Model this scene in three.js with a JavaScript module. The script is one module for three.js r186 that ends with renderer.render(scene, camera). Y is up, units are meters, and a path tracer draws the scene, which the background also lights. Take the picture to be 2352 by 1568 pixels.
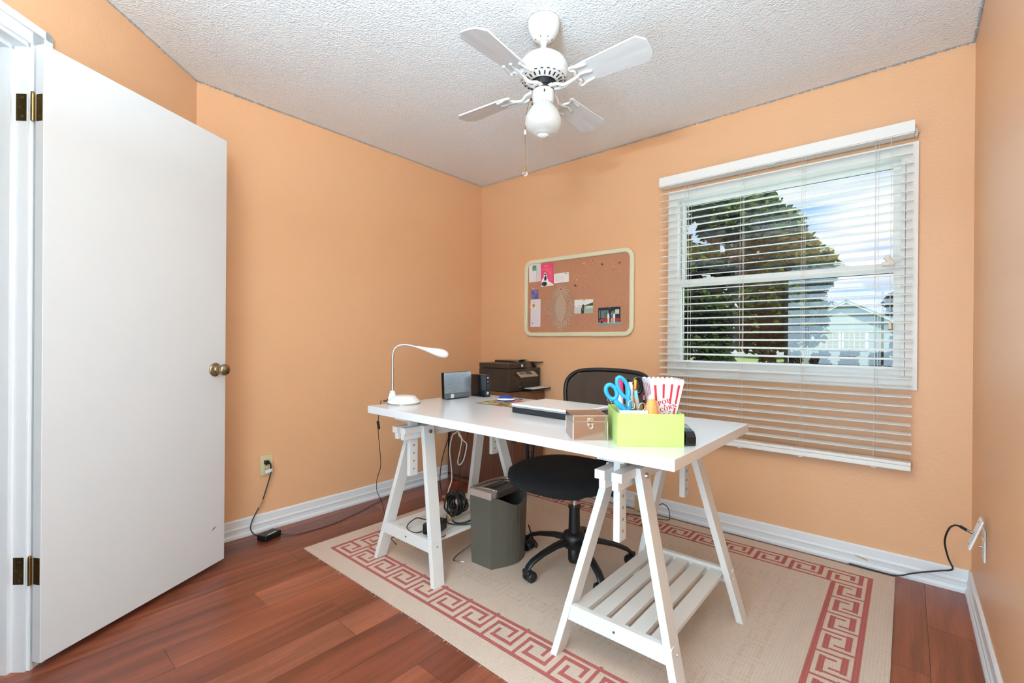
import * as THREE from 'three';
import { RoundedBoxGeometry } from 'three/addons/geometries/RoundedBoxGeometry.js';
import { mergeGeometries } from 'three/addons/utils/BufferGeometryUtils.js';
import { RectAreaLightUniformsLib } from 'three/addons/lights/RectAreaLightUniformsLib.js';

// ------------------------------------------------------------------ camera, light, exposure
const scene = new THREE.Scene();
const camera = new THREE.PerspectiveCamera(2 * Math.atan(784 / 1060.6) * 180 / Math.PI, 1.5, 0.02, 300);
camera.position.set(2.8126, 1.1006, 2.8758);
camera.up.set(-0.0063, 1.0, 0.0042);
camera.lookAt(2.8126 - 0.6501, 1.1006 - 0.0009, 2.8758 - 0.7598);
const renderer = new THREE.WebGLRenderer({ antialias: true });
renderer.toneMapping = THREE.LinearToneMapping;
renderer.toneMappingExposure = 1.0;
renderer.shadowMap.enabled = true;
RectAreaLightUniformsLib.init();
function areaLight(color, intensity, w, h, pos, target) {
  const l = new THREE.RectAreaLight(color, intensity, w, h);
  l.position.set(...pos); l.lookAt(...target); scene.add(l); return l;
}
// daylight through the window with the blind; patio door, uplighter and hall lamp are unseen, placed to light the room
const DAY = new THREE.Color(0.565, 0.82, 1.0);
areaLight(DAY, 6.6, 1.2, 1.9, [2.34, 1.02, 3.385], [2.34, 1.02, 0]).name = 'unseen_patio_light';
areaLight(DAY, 1.2, 1.04, 1.04, [2.25, 1.46, -0.075], [2.25, 1.46, 3]).name = 'window_daylight';
areaLight(DAY, 670, 0.30, 0.30, [2.62, 1.80, 3.17], [2.62, 3, 3.17]).name = 'unseen_uplight';
areaLight(DAY, 2.4, 0.3, 0.3, [0.2, 2.40, 3.55], [0.2, 0, 3.55]).name = 'unseen_hall_light';

// ------------------------------------------------------------------ noise and textures
function rng(seed) { let a = seed >>> 0; return () => { a = (a + 0x6d2b79f5) | 0; let t = Math.imul(a ^ (a >>> 15), 1 | a); t = (t + Math.imul(t ^ (t >>> 7), 61 | t)) ^ t; return ((t ^ (t >>> 14)) >>> 0) / 4294967296; }; }
function hash(x, y, s) { let h = Math.imul(x, 374761393) ^ Math.imul(y, 668265263) ^ Math.imul(s, 974634777); h = Math.imul(h ^ (h >>> 13), 1274126177); return ((h ^ (h >>> 16)) >>> 0) / 4294967296; }
function vnoise(x, y, px, py, s) {           // tiles with period px, py
  const xi = Math.floor(x), yi = Math.floor(y), fx = x - xi, fy = y - yi, u = fx * fx * (3 - 2 * fx), v = fy * fy * (3 - 2 * fy);
  const m = (a, n) => ((a % n) + n) % n, h = (i, j) => hash(m(i, px), m(j, py), s);
  return (h(xi, yi) * (1 - u) + h(xi + 1, yi) * u) * (1 - v) + (h(xi, yi + 1) * (1 - u) + h(xi + 1, yi + 1) * u) * v;
}
function dataTex(w, h, f, srgb = false) {
  const d = new Uint8Array(w * h * 4);
  for (let y = 0; y < h; y++) for (let x = 0; x < w; x++) {
    const c = f(x / w, y / h), o = (y * w + x) * 4;
    if (typeof c === 'number') { d[o] = d[o + 1] = d[o + 2] = Math.max(0, Math.min(255, c * 255)); } else { for (let k = 0; k < 3; k++) d[o + k] = Math.max(0, Math.min(255, c[k] * 255)); }
    d[o + 3] = 255;
  }
  const t = new THREE.DataTexture(d, w, h, THREE.RGBAFormat);
  t.wrapS = t.wrapT = THREE.RepeatWrapping; t.magFilter = THREE.LinearFilter; t.minFilter = THREE.LinearMipmapLinearFilter;
  if (srgb) t.colorSpace = THREE.SRGBColorSpace; t.needsUpdate = true; return t;
}
function canvasTex(w, h, draw) {
  const c = document.createElement('canvas'); c.width = w; c.height = h; draw(c.getContext('2d'), w, h);
  const t = new THREE.CanvasTexture(c); t.colorSpace = THREE.SRGBColorSpace; t.magFilter = THREE.LinearFilter; t.wrapS = t.wrapT = THREE.ClampToEdgeWrapping; return t;
}
function rep(t, x, y) { const c = t.clone(); c.repeat.set(x, y); c.needsUpdate = true; return c; }

const popcornTex = dataTex(512, 512, (u, v) => {
  const a = vnoise(u * 96, v * 96, 96, 96, 1), b = vnoise(u * 48, v * 48, 48, 48, 2), c = vnoise(u * 190, v * 190, 190, 190, 3);
  return Math.pow(a, 1.6) * 0.6 + b * 0.25 + c * 0.15;
});
const peelTex = dataTex(512, 512, (u, v) => 0.5 * vnoise(u * 60, v * 60, 60, 60, 5) + 0.3 * vnoise(u * 120, v * 120, 120, 120, 6) + 0.2 * vnoise(u * 10, v * 10, 10, 10, 7));
const woodTex = dataTex(512, 1024, (u, v) => {
  const warp = 0.6 * vnoise(u * 4, v * 6, 4, 6, 11) + 0.25 * vnoise(u * 9, v * 14, 9, 14, 12);
  const streak = vnoise(u * 26 + warp * 5, v * 3 + warp, 26 + 400, 3, 13);
  const fine = vnoise(u * 150, v * 12, 150, 12, 14), pore = vnoise(u * 256, v * 60, 256, 60, 15), broad = vnoise(u * 6, v * 4, 6, 4, 16);
  let k = 0.55 + 0.30 * (streak - 0.5) + 0.16 * (fine - 0.5) + 0.34 * (broad - 0.5) - (pore > 0.82 ? 0.10 : 0);
  k = Math.max(0, Math.min(1, k));
  return [0.30 + 0.46 * k, 0.145 + 0.305 * k, 0.10 + 0.235 * k];
}, true);
const brownWoodTex = dataTex(256, 512, (u, v) => {
  const w = vnoise(u * 3, v * 4, 3, 4, 21), s = vnoise(u * 40 + w * 4, v * 3, 440, 3, 22), f = vnoise(u * 120, v * 8, 120, 8, 23);
  const k = 0.4 + 0.5 * (s - 0.5) + 0.3 * (f - 0.5); return [0.34 + 0.16 * k, 0.21 + 0.12 * k, 0.15 + 0.10 * k];
}, true);
const weaveTex = dataTex(256, 256, (u, v) => {
  const a = 0.5 + 0.5 * Math.cos(u * Math.PI * 2 * 32), b = 0.5 + 0.5 * Math.cos(v * Math.PI * 2 * 24 + (Math.floor(u * 32) % 2) * Math.PI);
  return 0.6 * a + 0.3 * b + 0.1 * hash(Math.floor(u * 256), Math.floor(v * 256), 31);
});
const brushTex = dataTex(256, 256, (u, v) => 0.5 + 0.5 * (vnoise(u * 4, v * 200, 4, 200, 41) - 0.5));
const corkTex = dataTex(256, 256, (u, v) => { const k = 0.8 * vnoise(u * 70, v * 70, 70, 70, 51) + 0.4 * vnoise(u * 20, v * 20, 20, 20, 52); return [0.68 + 0.06 * k, 0.475 + 0.05 * k, 0.365 + 0.045 * k]; }, true);
const bladeTex = dataTex(256, 64, (u, v) => { const k = vnoise(u * 6, v * 30, 6, 30, 55); return [0.84 + 0.05 * k, 0.84 + 0.05 * k, 0.84 + 0.05 * k]; }, true);
const leafNoise = rng(77);

// sky: broken streaky cloud over pale blue, the same all round
const skyTex = (() => {
  const W = 1024, H = 512, d = new Float32Array(W * H * 4);
  for (let y = 0; y < H; y++) {
    const el = ((y + 0.5) / H - 0.5) * Math.PI, s = Math.max(0, Math.sin(el));
    for (let x = 0; x < W; x++) {
      const u = x / W, o = (y * W + x) * 4;
      const n = 0.5 * vnoise(u * 24, el * 22, 24, 999, 61) + 0.3 * vnoise(u * 48 + 3, el * 55, 48, 999, 62) + 0.2 * vnoise(u * 110, el * 90, 110, 999, 63);
      const c = Math.max(0, Math.min(1, (n - 0.33) * 4.2)), blue = [0.36 - 0.1 * s, 0.60 - 0.08 * s, 0.92], white = [0.93, 0.97, 1.02];
      for (let k = 0; k < 3; k++) d[o + k] = blue[k] * (1 - c) + white[k] * c;
      d[o + 3] = 1;
    }
  }
  const t = new THREE.DataTexture(d, W, H, THREE.RGBAFormat, THREE.FloatType);
  t.mapping = THREE.EquirectangularReflectionMapping; t.magFilter = THREE.LinearFilter; t.needsUpdate = true; return t;
})();
scene.background = skyTex;
// sun high on the right of the house, outside: it lights the trees; an added patio roof keeps it out of the room
const sun = new THREE.DirectionalLight('#fff1d8', 8); sun.position.set(13, 24, 0); sun.target.position.set(0, 0, -12.01); scene.add(sun, sun.target); sun.castShadow = true;
sun.shadow.mapSize.set(2048, 2048); Object.assign(sun.shadow.camera, { left: -60, right: 60, top: 60, bottom: -60, near: 1, far: 120 }); sun.shadow.radius = 2;

// ------------------------------------------------------------------ materials
function mat(color, rough = 0.5, metal = 0, extra = {}) { return new THREE.MeshPhysicalMaterial({ color, roughness: rough, metalness: metal, ...extra }); }
const M = {
  wall: mat('#e6b388', 0.42, 0, { bumpMap: rep(peelTex, 2, 2), bumpScale: 0.0006 }),
  ceiling: mat('#f2f2f2', 0.95, 0, { bumpMap: rep(popcornTex, 2.2, 2.2), bumpScale: 0.0034 }),
  trim: mat('#eef0f2', 0.35),
  door: mat('#e2e3e3', 0.38),
  vinyl: mat('#f1ede8', 0.35),
  blind: mat('#f4f1ec', 0.42),
  cordWhite: mat('#e9e2d8', 0.6),
  whitePaint: mat('#e6e4e0', 0.34),
  desk: mat('#e9e9ea', 0.2, 0, { clearcoat: 0.15, clearcoatRoughness: 0.2 }),
  rawWood: mat('#d8b48c', 0.7),
  steel: mat('#c4c4c6', 0.25, 1),
  darkHole: mat('#2a2622', 0.9),
  fanWhite: mat('#e4e0dc', 0.25, 0, { clearcoat: 0.4, clearcoatRoughness: 0.15 }),
  blade: mat('#ffffff', 0.4, 0, { map: bladeTex }),
  fanBlack: mat('#0b0c12', 0.4),
  frosted: mat('#f3f2ef', 0.55, 0, { transmission: 0.45, thickness: 0 }),
  crystal: mat('#ffffff', 0.03, 0, { transmission: 1, thickness: 0.02, ior: 1.5 }),
  brass: mat('#8b6b3f', 0.32, 1),
  hinge: mat('#5a4722', 0.42, 0.9),
  knob: mat('#9d8f72', 0.24, 1),
  black: mat('#0c0e11', 0.45),
  blackFabric: mat('#06080b', 0.9, 0, { sheen: 0.25, sheenRoughness: 0.6 }),
  blackMesh: new THREE.MeshPhysicalMaterial({ color: '#0a0c10', roughness: 0.8, transparent: true, opacity: 0.92, side: THREE.DoubleSide }),
  blackGloss: mat('#0b0d10', 0.18),
  cable: mat('#0d0d0e', 0.5),
  whiteCable: mat('#e6ddd4', 0.5),
  chrome: mat('#d6d2cc', 0.16, 1),
  greyBin: mat('#535047', 0.5),
  silverPlastic: mat('#b5a79d', 0.4, 0.35),
  brownCab: mat('#ffffff', 0.35, 0, { map: rep(brownWoodTex, 2, 1) }),
  printer: mat('#241f1b', 0.35),
  printerDark: mat('#0d0e12', 0.35),
  paper: mat('#eeeaf0', 0.8),
  lampWhite: mat('#fbfbfb', 0.25, 0, { clearcoat: 0.3 }),
  lampPole: mat('#c9c9cc', 0.25, 0.85),
  lime: mat('#b9d277', 0.55),
  tin: mat('#b5a297', 0.3, 0.9, { roughnessMap: brushTex }),
  tinEdge: mat('#e2dcd6', 0.18, 1),
  ivory: mat('#d8cda0', 0.4),
  plateWhite: mat('#f1f1f1', 0.35),
  creamFrame: mat('#e6e1c0', 0.35),
  cork: mat('#ffffff', 0.95, 0, { map: rep(corkTex, 4, 3) }),
  doily: mat('#cdb097', 0.95),
  blue: mat('#2aa3e6', 0.3), red: mat('#d8303c', 0.35), pink: mat('#ee3f7c', 0.35), yellow: mat('#e8b32e', 0.4), green: mat('#38b438', 0.4), orange: mat('#ef9a55', 0.5), maroon: mat('#5e1620', 0.4), navy: mat('#1e2c52', 0.45), teal: mat('#79c7da', 0.4),
  mouseBlue: mat('#1d3a86', 0.28), 
  glass: new THREE.MeshPhysicalMaterial({ color: '#ffffff', roughness: 0.0, metalness: 0, transmission: 1, thickness: 0, ior: 1.45 }),
  concrete: mat('#6a3a25', 0.9),
};
const woodTints = ['#e6e4e4', '#d9cbc5', '#cdbdb8', '#e6d8ce', '#c2b2ae'].map(c => mat(c, 0.33, 0, { map: woodTex }));
woodTints.push(mat('#ffffff', 0.33, 0, { map: woodTex }));

// ------------------------------------------------------------------ geometry helpers
const V = (x, y, z) => new THREE.Vector3(x, y, z);
function place(g, x = 0, y = 0, z = 0, r) { if (r) { g.applyMatrix4(new THREE.Matrix4().makeRotationFromEuler(new THREE.Euler(...r))); } g.translate(x, y, z); return g; }
const bx = (w, h, d, x, y, z, r) => place(new THREE.BoxGeometry(w, h, d), x, y, z, r);
const bb = (x0, x1, y0, y1, z0, z1) => bx(x1 - x0, y1 - y0, z1 - z0, (x0 + x1) / 2, (y0 + y1) / 2, (z0 + z1) / 2);
const rb = (w, h, d, rad, x, y, z, r) => place(new RoundedBoxGeometry(w, h, d, 2, Math.min(rad, w / 2.01, h / 2.01, d / 2.01)), x, y, z, r);
const rbb = (x0, x1, y0, y1, z0, z1, rad) => rb(x1 - x0, y1 - y0, z1 - z0, rad, (x0 + x1) / 2, (y0 + y1) / 2, (z0 + z1) / 2);
const cy = (r1, r2, h, x, y, z, r, seg = 24) => place(new THREE.CylinderGeometry(r1, r2, h, seg), x, y, z, r);
const sp = (rad, x, y, z, sx = 1, sy = 1, sz = 1, seg = 20) => { const g = new THREE.SphereGeometry(rad, seg, Math.ceil(seg * 0.7)); g.scale(sx, sy, sz); return g.translate(x, y, z); };
const lt = (prof, x = 0, y = 0, z = 0, seg = 40, r) => place(new THREE.LatheGeometry(prof.map(p => new THREE.Vector2(p[0], p[1])), seg), x, y, z, r);
const tb = (pts, rad, seg, rs = 8, closed = false) => new THREE.TubeGeometry(new THREE.CatmullRomCurve3(pts.map(p => V(...p)), closed, 'catmullrom', 0.5), seg || pts.length * 8, rad, rs, closed);
const to = (R, r, x, y, z, rot, arc = Math.PI * 2) => place(new THREE.TorusGeometry(R, r, 10, 32, arc), x, y, z, rot);
function ex(pts, depth, bevel = 0, holes = []) {
  const s = new THREE.Shape(pts.map(p => new THREE.Vector2(...p))); for (const h of holes) s.holes.push(new THREE.Path(h.map(p => new THREE.Vector2(...p))));
  return new THREE.ExtrudeGeometry(s, { depth, bevelEnabled: bevel > 0, bevelThickness: bevel, bevelSize: bevel, bevelSegments: 2, curveSegments: 8 });
}
function beam(a, b, w, d, up = [0, 0, 1]) {        // box from a to b; w across, d along 'up'
  const A = V(...a), B = V(...b), dir = B.clone().sub(A), L = dir.length(); dir.normalize();
  const zz = V(...up).sub(dir.clone().multiplyScalar(dir.dot(V(...up)))).normalize(), xx = new THREE.Vector3().crossVectors(dir, zz);
  const g = new THREE.BoxGeometry(w, L, d); g.applyMatrix4(new THREE.Matrix4().makeBasis(xx, dir, zz)); const m = A.add(B).multiplyScalar(0.5); return g.translate(m.x, m.y, m.z);
}
function merge(list) {
  const out = list.map(g => { let h = g.index ? g.toNonIndexed() : g.clone(); for (const k of Object.keys(h.attributes)) if (!['position', 'normal', 'uv'].includes(k)) h.deleteAttribute(k); h.morphAttributes = {}; return h; });
  return out.length === 1 ? out[0] : mergeGeometries(out, false);
}
function metreUV(g) {                              // planar uv in metres by the way each face points
  const p = g.attributes.position, n = g.attributes.normal, uv = new Float32Array(p.count * 2);
  for (let i = 0; i < p.count; i++) {
    const ax = Math.abs(n.getX(i)), ay = Math.abs(n.getY(i)), az = Math.abs(n.getZ(i));
    let a, b; if (ay >= ax && ay >= az) { a = p.getX(i); b = p.getZ(i); } else if (ax >= az) { a = p.getZ(i); b = p.getY(i); } else { a = p.getX(i); b = p.getY(i); }
    uv[i * 2] = a; uv[i * 2 + 1] = b;
  }
  g.setAttribute('uv', new THREE.BufferAttribute(uv, 2)); return g;
}
const taken = new Map();
function numbered(n) { const k = taken.get(n) || 0; taken.set(n, k + 1); return k ? n + '_' + String(k).padStart(3, '0') : n; }
function obj(name, geos, material, parent) {
  const m = new THREE.Mesh(geos.isBufferGeometry ? geos : merge(geos), material);
  m.castShadow = m.receiveShadow = true; m.name = parent ? name : numbered(name); (parent || scene).add(m); return m;
}
function tag(o, label, category, group) { o.userData.label = label; o.userData.category = category; if (group) o.userData.group = group; return o; }
function thing(name, label, category, pos = [0, 0, 0], turn = 0, group) {
  const o = new THREE.Group(); o.name = numbered(name); o.position.set(...pos); o.rotation.y = turn; scene.add(o); return tag(o, label, category, group);
}
function struct(name, geos, material, label, category) { const m = obj(name, geos, material); m.userData.kind = 'structure'; if (label) tag(m, label, category || name.split('_')[0]); return m; }
function structGroup(name, label, category) { const o = new THREE.Group(); o.name = numbered(name); scene.add(o); o.userData.kind = 'structure'; return tag(o, label, category); }

// ------------------------------------------------------------------ room shell
const W = 3.0345, H = 2.44, L = 2.1228, ZR = 3.42, T = 0.12;
const DW = { x: 0.6922, z: 0.7217 }, DN = { x: 0.7217, z: -0.6922 };     // along the angled wall, and out of it into the room
const diag = (t, off = 0) => [DW.x * t + DN.x * off, L + DW.z * t + DN.z * off];
const tEnd = (ZR - L) / DW.z;
function diagBox(t0, t1, y0, y1, o0, o1) {           // box in the angled wall's own axes
  const g = new THREE.BoxGeometry(t1 - t0, y1 - y0, o1 - o0); metreUV(g);
  const m = new THREE.Matrix4().makeBasis(V(DW.x, 0, DW.z), V(0, 1, 0), V(-DN.x, 0, -DN.z).negate());
  // keep a right-handed basis
  const b = new THREE.Matrix4().makeBasis(V(DW.x, 0, DW.z), V(0, 1, 0), new THREE.Vector3().crossVectors(V(DW.x, 0, DW.z), V(0, 1, 0)));
  const sgn = new THREE.Vector3().crossVectors(V(DW.x, 0, DW.z), V(0, 1, 0)).dot(V(DN.x, 0, DN.z)) > 0 ? 1 : -1;
  g.translate((t0 + t1) / 2, (y0 + y1) / 2, sgn * (o0 + o1) / 2); g.applyMatrix4(b); return g.translate(0, 0, L);
}
struct('wall_left', metreUV(bb(-T, 0, -0.1, H, -T, L + 0.05)), M.wall, 'long orange painted wall to the left of the desk', 'wall');
struct('wall_window', [bb(-T, 1.70, -0.1, H, -T, 0), bb(2.81, W + T, -0.1, H, -T, 0), bb(1.70, 2.81, -0.1, 0.93, -T, 0), bb(1.70, 2.81, 2.0, H, -T, 0)].map(metreUV), M.wall, 'orange wall holding the window and the bulletin board', 'wall');
struct('wall_right', metreUV(bb(W, W + T, -0.1, H, -T, ZR + T)), M.wall, 'orange wall at the right edge of the picture', 'wall');
struct('wall_rear', [bb(tEnd * DW.x - 0.1, 1.70, -0.1, H, ZR, ZR + T), bb(2.98, W + T, -0.1, H, ZR, ZR + T), bb(1.70, 2.98, 2.02, H, ZR, ZR + T)].map(metreUV), M.wall, 'orange wall behind the camera', 'wall');
struct('wall_door', [diagBox(-0.05, 0.865, -0.1, H, -T, 0), diagBox(1.665, tEnd + 0.1, -0.1, H, -T, 0), diagBox(0.865, 1.665, 2.075, H, -T, 0)], M.wall, 'angled orange wall above and behind the open door', 'wall');
const ceil = struct('ceiling', metreUV(bb(-T, W + T, H, H + 0.1, -T, ZR + T)), M.ceiling, 'white popcorn textured ceiling', 'ceiling');
// ragged lip of ceiling texture where it meets the walls
{
  const r = rng(5), lump = [];
  const edge = (x0, z0, x1, z1, n) => { for (let i = 0; i < n; i++) { const t = (i + r()) / n, s = 0.0035 + r() * 0.0055; lump.push(place(new THREE.IcosahedronGeometry(s, 0), x0 + (x1 - x0) * t, H - 0.0005, z0 + (z1 - z0) * t, [r() * 3, r() * 3, 0])); } };
  edge(0.004, 0.004, W, 0.004, 330); edge(0.004, 0, 0.004, L, 230); edge(W - 0.004, 0, W - 0.004, 1.9, 150); edge(0, L, DW.x * 0.7, L + DW.z * 0.7, 80);
  const m = obj('texture_lip', lump, M.ceiling, ceil); m.userData.kind = 'stuff';
}
// floor: base and separate laminate planks running along z
const floor = struct('floor', metreUV(bb(-T, W + T, -0.1, -0.012, -T, ZR + T)), M.concrete, 'cherry laminate plank floor', 'floor');
{
  const r = rng(9), pw = 0.1473, x00 = 0.081 - pw, PL = 1.215;
  for (let c = 0; c < 22; c++) {
    const x0 = Math.max(0.0, x00 + c * pw), x1 = Math.min(W, x00 + (c + 1) * pw); if (x1 - x0 < 0.01) continue;
    let off = r() * PL; if (c === 5) off = 2.078 % PL; if (c === 6) off = 2.43 % PL; if (c === 4) off = 1.75 % PL;
    for (let z = off - PL; z < ZR; z += PL) {
      const z0 = Math.max(0, z), z1 = Math.min(ZR, z + PL); if (z1 - z0 < 0.02) continue;
      const g = bb(x0 + 0.0006, x1 - 0.0006, -0.0115, 0, z0 + 0.0006, z1 - 0.0006), p = g.attributes.position, n = g.attributes.normal, uv = g.attributes.uv, ou = r() * 3, ov = r() * 3;
      for (let i = 0; i < p.count; i++) uv.setXY(i, (p.getX(i) + (Math.abs(n.getX(i)) > 0.5 ? p.getY(i) : 0)) / 0.6 + ou, p.getZ(i) / 2.2 + ov);
      const light = c === 5 && Math.abs(z1 - 2.078) < 0.03;
      obj('plank', g, light ? woodTints[5] : woodTints[Math.floor(r() * 5)], floor);
    }
  }
}
// baseboards
const bbProf = [[0, 0], [0.021, 0], [0.021, 0.012], [0.017, 0.020], [0.0135, 0.024], [0.0135, 0.042], [0.0165, 0.046], [0.0165, 0.052], [0.012, 0.060], [0.010, 0.094], [0.006, 0.100], [0, 0.100]];
function baseboard(x0, z0, x1, z1) {                  // room lies to the left hand of the run as seen from above with z down
  const dx = x1 - x0, dz = z1 - z0, len = Math.hypot(dx, dz), g = ex(bbProf, len), d = V(dx / len, 0, dz / len), n = new THREE.Vector3().crossVectors(V(0, 1, 0), d);
  g.applyMatrix4(new THREE.Matrix4().makeBasis(n, V(0, 1, 0), d)); return g.translate(x0, 0, z0);
}
struct('baseboard_left', baseboard(0, 0, 0, L), M.trim, 'white moulded baseboard along the left wall', 'baseboard');
const bbw = struct('baseboard_window', baseboard(W, 0, 0, 0), M.trim, 'white moulded baseboard under the window', 'baseboard');
struct('baseboard_right', baseboard(W, ZR, W, 0), M.trim, 'white moulded baseboard along the right wall', 'baseboard');
struct('baseboard_door', baseboard(0, L, ...diag(0.80)), M.trim, 'white moulded baseboard behind the open door', 'baseboard');
struct('baseboard_rear', baseboard(tEnd * DW.x + 0.02, ZR, 1.64, ZR), M.trim, 'white moulded baseboard behind the camera', 'baseboard');
obj('paint_chip', ex([[0, 0], [0.05, -0.012], [0.056, -0.019], [0.03, -0.0125], [0.004, -0.004]], 0.0006).translate(2.619, 0.053, 0.0163), mat('#c79a5a', 0.8), bbw).userData.label = 'bare wood chip';

// ------------------------------------------------------------------ doorway in the angled wall, open door
const t1 = structGroup('trim_1', 'white door casing and jamb at the left edge', 'door frame');
obj('jamb', [diagBox(0.865, 0.885, 0, 2.075, -T - 0.005, 0.002), diagBox(1.645, 1.665, 0, 2.075, -T - 0.005, 0.002), diagBox(0.865, 1.665, 2.055, 2.075, -T - 0.005, 0.002)], M.trim, t1);
obj('door_stop', [diagBox(0.885, 0.897, 0, 2.055, -0.082, -0.042), diagBox(1.633, 1.645, 0, 2.055, -0.082, -0.042), diagBox(0.885, 1.645, 2.043, 2.055, -0.082, -0.042)], M.trim, t1);
obj('casing', [diagBox(0.815, 0.878, 0, 2.134, 0, 0.010), diagBox(0.815, 0.840, 0, 2.134, 0.010, 0.016), diagBox(0.868, 0.878, 0, 2.06, 0.010, 0.013),
  diagBox(1.652, 1.715, 0, 2.134, 0, 0.014), diagBox(0.815, 1.715, 2.068, 2.134, 0, 0.010), diagBox(0.815, 1.715, 2.108, 2.134, 0.010, 0.016)], M.trim, t1);
{
  const dA = V(0.660, 0, 2.727), dd = V(-0.489, 0, -0.8723).normalize(), nb = V(-0.8723, 0, 0.489).normalize();   // along the door, and through its thickness
  const d1 = structGroup('door_1', 'white flush door standing open at the left', 'door');
  const ang = Math.atan2(-dd.z, dd.x); d1.position.copy(dA); d1.rotation.y = ang;        // local +x runs to the free edge
  const back = V(0, 0, 1).applyAxisAngle(V(0, 1, 0), ang).dot(nb) > 0 ? 1 : -1;
  obj('door_slab', rbb(0, 0.748, 0.033, 2.062, back > 0 ? 0 : -0.035, back > 0 ? 0.035 : 0, 0.002), M.door, d1);
  const kx = 0.748 - 0.062, ky = 0.955, f = -back;
  const kn = obj('door_knob', [lt([[0, 0], [0.032, 0], [0.0325, 0.003], [0.029, 0.008], [0.017, 0.012], [0.012, 0.018], [0.0115, 0.03], [0.015, 0.036], [0.0245, 0.042], [0.0275, 0.05], [0.026, 0.06], [0.019, 0.066], [0, 0.068]], kx, ky, 0, 32, [f * Math.PI / 2, 0, 0])], M.knob, d1);
  kn.userData.label = 'round antique brass door knob';
  obj('knob_button', cy(0.008, 0.008, 0.004, kx, ky, f * 0.0685, [Math.PI / 2, 0, 0]), M.brass, kn);
  obj('door_knob', [lt([[0, 0], [0.032, 0], [0.029, 0.008], [0.012, 0.018], [0.015, 0.036], [0.0275, 0.05], [0.019, 0.066], [0, 0.068]], kx, ky, back * 0.035, 32, [-f * Math.PI / 2, 0, 0])], M.knob, d1);
  for (const hy of [1.855, 0.333]) {
    const hg = obj('hinge', [rbb(-0.0015, 0.0005, hy - 0.044, hy + 0.044, back > 0 ? 0.004 : -0.03, back > 0 ? 0.03 : -0.004, 0.001)], M.hinge, d1); hg.userData.label = 'tarnished brass hinge';
    obj('knuckle', [cy(0.0055, 0.0055, 0.09, -0.006, hy, back * 0.037), cy(0.004, 0.0055, 0.006, -0.006, hy + 0.048, back * 0.037)], M.brass, hg);
    obj('screw', [0.03, 0, -0.03].map(k => cy(0.0035, 0.0035, 0.001, -0.0016, hy + k, back * (k ? 0.012 : 0.018), [0, 0, Math.PI / 2], 10)), M.knob, hg);
    obj('hinge_leaf', diagBox(0.885, 0.8868, hy - 0.044, hy + 0.044, -0.034, -0.002), M.hinge, t1).userData.label = 'tarnished brass hinge leaf';
    obj('hinge_screw', [0.03, 0, -0.03].map(k => diagBox(0.8868, 0.8875, hy + k - 0.004, hy + k + 0.004, k ? -0.018 : -0.028, k ? -0.010 : -0.020)), M.darkHole, t1);
  }
  obj('scuff_mark', ex([[0, 0], [0.012, 0.010], [0.022, 0.014], [0.026, 0.021], [0.02, 0.009], [0.010, 0.004]], 0.0008).translate(0.672, 0.195, f > 0 ? 0.0002 : -0.0010), mat('#3a2413', 0.9), d1).userData.label = 'brown scuff';
}
// hall beyond the doorway
{
  const hm = mat('#d9d6d0', 0.6), hall = [];
  hall.push(diagBox(0.3, 0.42, -0.1, H, -1.45, -T - 0.01), diagBox(2.0, 2.12, -0.1, H, -1.45, -T - 0.01), diagBox(0.3, 2.12, -0.1, H, -1.55, -1.43));
  struct('wall_hall', hall, hm, 'pale hall wall glimpsed through the doorway', 'wall');
  struct('ceiling_hall', diagBox(0.3, 2.12, H, H + 0.08, -1.55, -0.0), hm, 'hall ceiling beyond the doorway', 'ceiling');
  struct('floor_hall', diagBox(0.3, 2.12, -0.1, -0.001, -1.55, -0.10), woodTints[1], 'hall floor beyond the doorway', 'floor');
  const hl = thing('unseen_hall_lamp', 'unseen flush square lamp on the hall ceiling, placed to light the doorway', 'lamp', [0.2, H, 3.55]);  // out of view, placed to light the jamb and doorway
  obj('lamp_frame', rbb(-0.18, 0.18, -0.03, 0, -0.18, 0.18, 0.008), M.trim, hl);
  obj('lamp_diffuser', bb(-0.15, 0.15, -0.034, -0.03, -0.15, 0.15), mat('#ffffff', 0.5, 0, { emissive: new THREE.Color(1, 0.95, 0.88), emissiveIntensity: 1 }), hl);
}
// unseen glazed door behind the camera lights the room; roof added to block the sun
struct('added_patio_roof', bb(0.9, 4.2, 2.30, 2.40, ZR + T, ZR + 3.2), M.vinyl, 'flat roof added outside the glass door behind the camera to block the sun', 'roof');
{
  const g = structGroup('door_2', 'unseen white framed glass door behind the camera, placed to light the room', 'door');
  obj('door_frame', [bb(1.70, 1.76, 0, 2.02, ZR - 0.02, ZR + 0.08), bb(2.92, 2.98, 0, 2.02, ZR - 0.02, ZR + 0.08), bb(1.70, 2.98, 1.96, 2.02, ZR - 0.02, ZR + 0.08), bb(1.70, 2.98, 0, 0.07, ZR - 0.02, ZR + 0.08), bb(2.31, 2.37, 0.07, 1.96, ZR + 0.01, ZR + 0.07)], M.vinyl, g);
  obj('pane', bb(1.76, 2.31, 0.07, 1.96, ZR + 0.035, ZR + 0.036), M.glass, g); obj('pane', bb(2.37, 2.92, 0.07, 1.96, ZR + 0.035, ZR + 0.036), M.glass, g);
  obj('handle', rbb(2.315, 2.335, 0.95, 1.15, ZR - 0.025, ZR + 0.01, 0.006), M.trim, g);
}

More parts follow.
